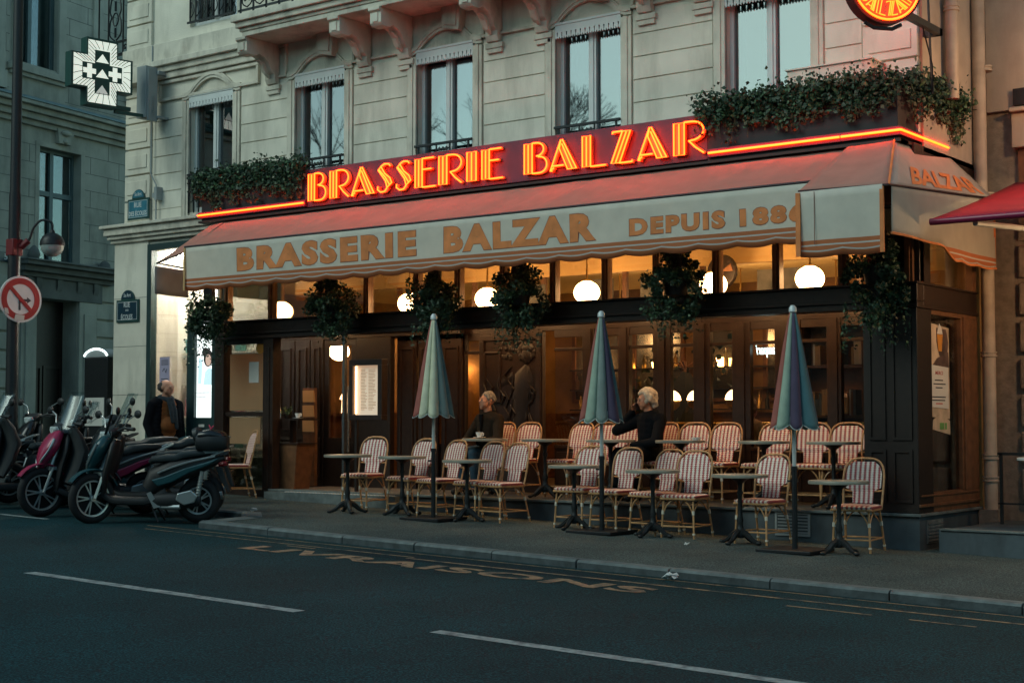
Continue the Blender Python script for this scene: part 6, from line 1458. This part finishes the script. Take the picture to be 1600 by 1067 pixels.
    if topcase:
        b=MB(); b.loft(lofted([(-.78,.98,.15,.08),(-.80,.98,.20,.11),(-.98,.98,.215,.125),(-1.16,.98,.19,.11),(-1.22,.98,.13,.08)],n=18,p=4)); tc_=b.build('topcase','plastic',s)
        b=MB(); b.loft(lofted([(-.80,1.04,.17,.04),(-.84,1.07,.20,.07),(-1.0,1.08,.20,.09),(-1.14,1.06,.17,.07),(-1.19,1.04,.13,.04)],n=18,p=3)); b.build('lid','paint_black',tc_)
        b=MB(); b.loft(lofted([(-.74,1.08,.13,.09),(-.79,1.09,.15,.11),(-.82,1.08,.13,.09)],n=14,p=3)); b.build('back_pad','vinyl',tc_)
        b=MB(); b.tube([(-1.0,.1,1.17),(-1.03,.14,1.21),(-1.0,.16,1.17),(-.97,.12,1.22),(-.99,.1,1.16)],.009,5); b.build('ribbon','ribbon',tc_)
        b=MB(); b.bx(-1.1,-.7,-.12,.12,.83,.86); b.build('rack','silver',tc_); tc_.location=(.06,0,.12); tc_.scale=(.86,.86,.86)
    return s
def ang(x0,y0,x1,y1): return math.atan2(y1-y0,x1-x0)
def place(xr,yr,xf,yf):
    xr+=.5; xf+=.5; yr-=.4; yf-=.4
    return ((xr+xf)/2,(yr+yf)/2,rzz((xr+xf)/2)),ang(xr,yr,xf,yf)
l,a=place(-14.23,12.38,-15.21,11.58)
m1=scooter(l,a,'teal step-through scooter with a black topcase, nearest of the parked row','paint_teal',topcase=True,steer=R(42),flaps=True,scale=.98)
l,a=place(-15.72,12.75,-16.18,11.62)
scooter(l,a,'magenta and black scooter with a leg apron and tall clear windscreen','paint_magenta',screen=(.5,.25),apron=True,steer=R(12),trim='silver')
l,a=place(-14.9,12.95,-15.75,12.15)
scooter(l,a,'black scooter squeezed in behind the teal one, pink plate on its side','paint_black',screen=(.5,.24),trim='silver')
l,a=place(-17.25,12.8,-17.6,11.65)
scooter(l,a,'dark red maxi scooter with a smoked windscreen at the left edge','paint_red',screen=(.40,.24),apron=True,trim='plastic',scale=1.05)
l,a=place(-16.9,13.9,-17.4,12.9)
scooter(l,a,'dark scooter with a raked windscreen in the second rank, before the doorway','paint_black',screen=(.3,.2),trim='paint_teal',scale=1.05,steer=R(-15))
l,a=place(-18.4,14.2,-18.8,13.2)
scooter(l,a,'black scooter in the second rank beside the lamp post','paint_black',screen=None,trim='plastic',scale=1.05,steer=R(20))
l,a=place(-16.0,13.8,-16.6,12.8)
scooter(l,a,'grey-black scooter in the second rank behind the magenta one','paint_black',screen=None,trim='silver',scale=1.08,steer=R(10))
l,a=place(-18.2,12.3,-18.9,11.6)
scooter(l,a,'black scooter at the far left edge behind the red one','paint_black',screen=None,trim='silver',scale=1.05)
# ---------------- people
mat('skin',(.50,.23,.14),.55,var=.08,scale=14,bump=.05); mat('coat_black',(.005,.006,.008),.95,spec=.1,var=.2,scale=10,bump=.3,bs=120); mat('coat_brown',(.022,.016,.011),.95,spec=.1,var=.2,scale=10,bump=.3,bs=120)
mat('jeans',(.020,.055,.085),.85,var=.2,scale=14,bump=.3,bs=120); mat('sweater_rust',(.22,.070,.015),.9,var=.15,scale=30,bump=.4,bs=120); mat('scarf_wool',(.020,.030,.038),.95,var=.3,scale=30,bump=.5,bs=100)
mat('hair_grey',(.22,.20,.17),.8,var=.35,scale=40,bump=.5,bs=90); mat('hair_white',(.55,.48,.38),.8,var=.25,scale=40,bump=.5,bs=90); mat('hair_brown',(.06,.05,.045),.8,var=.3,scale=40,bump=.5,bs=90); mat('shoe',(.01,.01,.01),.5,var=.1,bump=0); mat('eye_dark',(.02,.015,.012),.3,var=0,bump=0); mat('lip',(.25,.10,.08),.6,var=0,bump=0)
def cap(b,p,q,r0,r1,fl=None):   # tapered capsule as overlapping balls
    p,q=Vector(p),Vector(q); n=max(2,int((q-p).length/(min(r0,r1)*.45))+1)
    for i in range(n+1):
        t=i/n; r=r0+(r1-r0)*t; c=p.lerp(q,t); b.ball(tuple(c),(r,r*(fl or 1),r) if fl else r,10,7)
def skinned(b,name,m,parent,vox=.011,sm=6):
    me=bpy.data.meshes.new('tmp'); me.from_pydata(b.v,[],b.f); o=bpy.data.objects.new('tmp',me); C.objects.link(o)
    md=o.modifiers.new('r','REMESH'); md.mode='VOXEL'; md.voxel_size=vox; md.use_smooth_shade=True
    ms=o.modifiers.new('s','SMOOTH'); ms.factor=.5; ms.iterations=sm
    dg=bpy.context.evaluated_depsgraph_get(); dg.update(); out=bpy.data.meshes.new_from_object(o.evaluated_get(dg))
    bpy.data.objects.remove(o); out.name=name; out.materials.clear(); out.materials.append(M[m]); 
    for p in out.polygons: p.use_smooth=True; p.material_index=0
    r=bpy.data.objects.new(name,out); C.objects.link(r); r.parent=parent; return r
def hand(b,wr,tip,curl,side,k=1.0):
    """hand from wrist point towards tip direction; curl bends fingers along 'curl' vector; side = direction of thumb"""
    wr,d,cu,sd=Vector(wr),Vector(tip).normalized(),Vector(curl).normalized(),Vector(side).normalized()
    pc=wr+d*.05*k
    for t in (-1,-.33,.33,1):
        cap(b,wr+sd*t*.018*k,wr+d*.085*k+sd*t*.028*k,.016*k,.013*k)
    for t,ln in ((-1,.062),(-.33,.078),(.33,.084),(1,.074)):
        a=wr+d*.088*k+sd*t*.028*k; m_=a+(d*.8+cu*.45).normalized()*ln*.5*k; e=m_+(d*.35+cu*.9).normalized()*ln*.5*k
        cap(b,a,m_,.0095*k,.0085*k); cap(b,m_,e,.0085*k,.0075*k)
    a=wr+d*.03*k+sd*.03*k; m_=a+(sd*.8+d*.6).normalized()*.035*k; e=m_+(d*.8+sd*.2+cu*.5).normalized()*.03*k
    cap(b,a,m_,.012*k,.010*k); cap(b,m_,e,.010*k,.008*k)
def head(b,c,T,k=1.0):
    """head of height .23 centred at c; T = 3x3 orientation: local -Y is the face"""
    def P(x,y,z): return tuple(Vector(c)+T@Vector((x*k,y*k,z*k)))
    def E(x,y,z,r): b.ball(P(x,y,z),r*k if not isinstance(r,tuple) else tuple(q*k for q in r),14,10)
    E(0,.012,.028,.088); E(0,.03,.035,.085); E(0,-.012,.01,.078); E(0,-.03,-.035,.060); E(0,-.045,-.075,.040); E(0,-.055,-.092,.027)
    for s in (-1,1):
        E(s*.035,-.035,-.045,.045); E(s*.040,-.045,-.015,.036); E(s*.03,-.078,.022,.017)   # jaw, cheek, brow
        E(s*.079,.012,-.005,.014); E(s*.082,.016,.012,.015); E(s*.080,.012,-.022,.011)        # ears
    E(0,-.088,.004,.012); E(0,-.098,-.010,.014); E(0,-.103,-.020,.013); E(-.011,-.092,-.022,.010); E(.011,-.092,-.022,.010)
    E(0,-.083,-.048,.014); E(0,-.081,-.058,.014); E(.015,-.077,-.053,.012); E(-.015,-.077,-.053,.012)
    return P
def face_bits(t,P,T,glasses=False):
    for s in (-1,1):
        b=MB(); b.ball(P(s*.030,-.0815,.004),.0085,8,6); b.build('eye','eye_dark',t)
    b=MB(); b.tube([P(-.022,-.0905,-.052),P(0,-.0955,-.053),P(.022,-.0905,-.052)],.0028,5); b.build('mouth','lip',t)
    b=MB()
    for s in (-1,1): b.tube([P(s*.013,-.094,.030),P(s*.030,-.094,.034),P(s*.046,-.083,.028)],.0045,5)
    b.build('eyebrow','hair_grey',t)
    if glasses:
        b=MB()
        for s in (-1,1):
            b.tube([P(s*.032+.020*math.cos(a*PI/5),-.098,.004+.014*math.sin(a*PI/5)) for a in range(10)],.002,4,True); b.tube([P(s*.052,-.097,.008),P(s*.08,-.03,.008),P(s*.084,.01,.005)],.002,4)
        b.build('glasses','black_iron',t)
def hairset(t,P,m,style):
    b=MB()
    def E(x,y,z,r): b.ball(P(x,y,z),r,12,8)
    if style=='bald':
        for s in (-1,1):
            for y,z,r in ((.02,.02,.035),(.05,.01,.04),(.075,-.01,.04),(.02,.045,.028),(.055,.05,.04),(.08,.03,.04),(.04,-.02,.03)): E(s*.055,y,z,r)
        E(0,.088,.0,.05); E(0,.09,.04,.045); E(0,.08,-.03,.045)
    elif style=='short':
        r2=random.Random(3)
        for k in range(120):
            a=r2.uniform(0,2*PI); e=r2.uniform(-.1,1.5); x,y,z=math.cos(e)*math.sin(a)*.085,.022+math.cos(e)*math.cos(a)*.092,.035+math.sin(e)*.088
            if y<-.045 and z<.075: continue
            if z<.0 and y<.02: continue
            E(x,y,z,r2.uniform(.014,.024))
    else:
        r2=random.Random(5)
        for k in range(230):
            a=r2.uniform(0,2*PI); e=r2.uniform(-.7,1.5); x,y,z=math.cos(e)*math.sin(a)*.098,.03+math.cos(e)*math.cos(a)*.105,.035+math.sin(e)*.098
            if y<-.02 and z<.085: continue
            E(x,y,z,r2.uniform(.018,.032))
        for k in range(30): E(r2.uniform(-.07,.07),r2.uniform(.06,.12),r2.uniform(-.09,-.02),r2.uniform(.02,.034))
    skinned(b,'hair',m,t,.009,2)
def rotT(yaw,pitch=0,roll=0): return (Matrix.Rotation(yaw,3,'Z')@Matrix.Rotation(pitch,3,'X')@Matrix.Rotation(roll,3,'Y'))
def legs_sit(b,hx,seat,knee_y,foot_y,gr,grow=0):
    for s in (-1,1):
        cap(b,(s*.09,.02,seat+.10),(s*hx,knee_y,seat+.08),.085+grow,.062+grow); cap(b,(s*hx,knee_y,seat+.08),(s*hx*.95,foot_y,.09),.060+grow,.042+grow)
def torso(b,base,top,grow=0,wd=1.0,ln=0.0):
    z0=base; z1=top   # z1 = shoulder height
    for i in range(8):
        t=i/7; z=z0+(z1-.05-z0)*t; w_=(.135+.035*t*(1 if t<.9 else .9))*wd; b.ball((0,ln*t,z),(w_+grow,.105+.012*math.sin(PI*t)+grow,.10+grow),14,9)
    for s in (-1,1): b.ball((s*.155*wd,ln,z1-.05),(.065+grow,.07+grow,.065+grow),10,8); b.ball((s*.08*wd,ln,z1-.015),(.08+grow,.06+grow,.05+grow),10,8)
# 1. grey-haired man seated with a coffee
def seated(loc,rz,label,hairm,style,coat,trous,headT,hands,arms,hc,glasses=False,lean=.0,scarf=None,shirt=None,phone=None):
    t=thing('person',label,'person',loc,rz); Hs=1.02 # shoulder height above floor
    S=.46
    b=MB(); torso(b,S+.10,Hs,0,1,lean); cap(b,(0,lean+.0,Hs-.03),(hc[0]*.7,lean*.8+hc[1]*.6,hc[2]-.09),.062,.055); P=head(b,hc,headT)
    legs_sit(b,.12,S,-.40,-.36,0)
    for s in (-1,1): cap(b,(s*.115,-.36,.06),(s*.125,-.50,.045),.042,.035)
    for (sh,el,wr),(d,cu,sd) in zip(arms,hands):
        cap(b,sh,el,.048,.040); cap(b,el,wr,.040,.027); hand(b,wr,d,cu,sd)
    skinned(b,'body','skin',t,.008,4)
    b=MB(); torso(b,S+.06,Hs,.028,1.0,lean)
    for (sh,el,wr),_ in zip(arms,hands):
        w2=Vector(el).lerp(Vector(wr),.93); cap(b,sh,el,.078,.066); cap(b,el,w2,.066,.046)
    for i in range(14):
        a=2*PI*i/14; b.ball((.075*math.cos(a),lean+.01+.07*math.sin(a),Hs+.035+.02*math.sin(a)),.028,8,6)
    b.ball((0,.02,S+.09),(.19,.15,.09),12,8)
    if style=='long': cap(b,(-.1,-.02,S+.11),(-.14,-.40,S+.10),.10,.085); cap(b,(.1,-.02,S+.11),(.14,-.40,S+.10),.10,.085); cap(b,(-.14,-.42,S+.06),(-.14,-.42,.22),.08,.085); cap(b,(.14,-.42,S+.06),(.14,-.42,.22),.08,.085); cap(b,(0,-.36,S+.08),(0,-.40,.3),.08,.08)
    skinned(b,'jacket',coat,t,.010,5)
    b=MB(); legs_sit(b,.12,S,-.40,-.36,0,.014); b.ball((0,.02,S+.09),(.16,.12,.09),12,8); skinned(b,'trousers',trous,t,.010,5)
    for s in (-1,1):
        b=MB(); cap(b,(s*.115,-.33,.045),(s*.128,-.52,.04),.048,.040); b.ball((s*.12,-.43,.02),(.05,.13,.02),10,6); skinned(b,'shoe','shoe',t,.008,3)
    if shirt:
        b=MB(); b.prism([(-.035,Hs+.03),(.035,Hs+.03),(.0,Hs-.22)],'y',lean-.165,lean-.13); b.build('shirt',shirt,t,bev=.01)
    face_bits(t,P,headT,glasses); hairset(t,P,hairm,style)
    if phone:
        p=thing('mobile_phone','dark mobile phone held to the ear of the white-haired person','phone',(0,0,0)); Mx=Matrix.Translation(Vector(loc))@Matrix.Rotation(rz,4,'Z')@Matrix.Translation(Vector(phone))@headT.to_4x4(); p.matrix_world=Mx
        b=MB(); b.bx(-.005,.005,-.036,.036,-.075,.075); b.build('case','paint_black',p,bev=.004)
    return t
hT=rotT(R(-20),R(-8))
seated((-12.33,15.74,FL),R(-8),'grey-haired man in a dark brown jacket seated over a coffee, looking up left','hair_grey','short','coat_brown','jeans',hT,
  [((.25,-1,-.25),(.6,-.3,-.5),(0,0,1)),((-.5,-1,-.1),(-.6,-.2,-.5),(0,.3,1))],
  [((-.18,.0,.96),(-.30,-.12,.70),(-.16,-.34,.66)),((.18,.0,.96),(.30,-.13,.70),(.12,-.33,.68))],(-.015,-.03,1.22),shirt='coat_black',lean=.0)
hT=rotT(R(-30),R(8),R(0)); hcp=Vector((-.03,-.05,1.215)); ww=tuple(hcp+hT@Vector((-.185,-.13,-.12))); pp=tuple(hcp+hT@Vector((-.098,-.075,-.035)))
seated((-9.82,15.74,FL),R(-14),'white-haired person in a black coat seated with a phone at the ear','hair_white','long','coat_black','coat_black',hT,
  [((.45,.10,1),(.9,.1,.2),(.1,-1,.2)),((-.5,-.9,-.3),(-.3,.2,-.9),(0,.3,1))],
  [((-.18,.0,.96),(-.37,-.22,.84),ww),((.18,.0,.96),(.27,-.18,.70),(.02,-.34,.66))],(-.03,-.05,1.215),lean=.0,phone=pp)
# 3. balding man standing by the pharmacy
t=thing('person','balding man standing in a black coat, dark scarf and rust sweater by the pharmacy window','person',(-17.52,14.62,gz(-17.5)),R(84)); t.scale=(1.1,1.1,.98)
hT=rotT(R(14),R(6)); Hs=1.36; hc=(0,-.04,1.555)
arms=[((-.19,0,1.30),(-.25,.03,1.02),(-.24,-.06,.80)),((.19,0,1.30),(.25,.04,1.02),(.24,-.05,.80))]
b=MB(); torso(b,.86,Hs,0,1.12); cap(b,(0,0,Hs-.02),(0,-.02,1.47),.064,.058); P=head(b,hc,hT)
for s in (-1,1): cap(b,(s*.09,0,.86),(s*.10,-.01,.47),.088,.062); cap(b,(s*.10,-.01,.47),(s*.10,.02,.08),.060,.042); cap(b,(s*.10,.02,.05),(s*.11,-.14,.04),.042,.035)
for sh,el,wr in arms: cap(b,sh,el,.05,.042); cap(b,el,wr,.042,.028); hand(b,wr,(0,-.15,-1),(0,-1,-.2),(0,-1,0))
skinned(b,'body','skin',t,.009,4)
b=MB(); torso(b,.80,Hs,.012,1.13); b.ball((0,-.06,1.0),(.15,.13,.14),14,9); skinned(b,'sweater','sweater_rust',t,.011,5)
b=MB()
for sh,el,wr in arms: cap(b,sh,el,.085,.072); cap(b,el,Vector(el).lerp(Vector(wr),.95),.072,.055)
for s in (-1,1):
    for z in range(13):
        zz=.62+z*.06; k=(1.36-zz); b.ball((s*(.125+.03*min(1,k*3)),.02-.02*min(1,k),zz),(.085,.125,.07),12,8)
    b.ball((s*.14,0,1.34),(.085,.09,.06),10,8)
for z in range(13): b.ball((0,.075,.62+z*.06),(.17,.085,.07),12,8)
for i in range(12):
    a=R(20+i*12.5); b.ball((.10*math.cos(a),.02+.09*math.sin(a),1.40),.04,8,6)
skinned(b,'coat','coat_black',t,.012,5)
b=MB()
for i in range(22):
    a=2*PI*i/22; b.ball((.085*math.cos(a),-.01+.085*math.sin(a),1.40+.02*math.sin(a)),(.035,.035,.045),8,6)
cap(b,(.02,-.12,1.38),(.045,-.165,1.20),.036,.036,.6); cap(b,(.045,-.165,1.20),(.05,-.20,.96),.036,.03,.6); cap(b,(-.03,-.12,1.38),(-.02,-.165,1.22),.034,.034,.6); cap(b,(-.02,-.165,1.22),(-.01,-.19,1.05),.034,.028,.6)
skinned(b,'scarf','scarf_wool',t,.009,4)
b=MB()
for s in (-1,1): cap(b,(s*.09,0,.84),(s*.10,-.01,.47),.105,.078); cap(b,(s*.10,-.01,.47),(s*.10,.02,.09),.076,.064)
skinned(b,'trousers','jeans' if 0 else 'coat_black',t,.012,5)
for s in (-1,1): b=MB(); cap(b,(s*.10,.05,.04),(s*.11,-.15,.035),.046,.040); b.ball((s*.105,-.05,.015),(.05,.14,.018),10,6); skinned(b,'shoe','shoe',t,.009,3)
b=MB(); cap(b,(.15,.06,1.38),(.17,.0,1.2),.018,.018); cap(b,(-.15,.06,1.38),(-.17,.0,1.2),.018,.018); b.build('rucksack_strap','grey_paint',t)
face_bits(t,P,hT); hairset(t,P,'hair_brown','bald')
# diner inside, only head and shoulders above the partition
t=thing('person','diner with fair brown hair inside, left of the third parasol, back to the glass','person',(-9.0,16.72,FL),R(160))
b=MB(); torso(b,.5,.93,0); cap(b,(0,0,.9),(0,0,1.02),.06,.055); P=head(b,(0,-.02,1.10),rotT(0)); 
for s in (-1,1): cap(b,(s*.18,0,.87),(s*.24,-.1,.62),.05,.04); cap(b,(s*.24,-.1,.62),(s*.1,-.3,.7),.04,.03)
skinned(b,'body','skin',t,.010,4)
b=MB(); torso(b,.45,.93,.03); 
for s in (-1,1): cap(b,(s*.18,0,.87),(s*.24,-.1,.62),.075,.065); cap(b,(s*.24,-.1,.62),(s*.13,-.27,.69),.065,.045)
skinned(b,'jumper','card',t,.012,4); mat('hair_fair',(.25,.13,.05),.8,var=.3,scale=40,bump=.5,bs=90); hairset(t,P,'hair_fair','long')
b=MB(); b.bx(-.2,.2,-.2,.2,.42,.46); b.bx(-.18,-.14,-.18,-.14,0,.42); b.bx(.14,.18,-.18,-.14,0,.42); b.bx(-.18,-.14,.14,.18,0,.42); b.bx(.14,.18,.14,.18,0,.42)
tag(b.build('stool','wood',None,(-9.0,16.72,FL)),'dark stool under the diner inside, mostly hidden','stool')
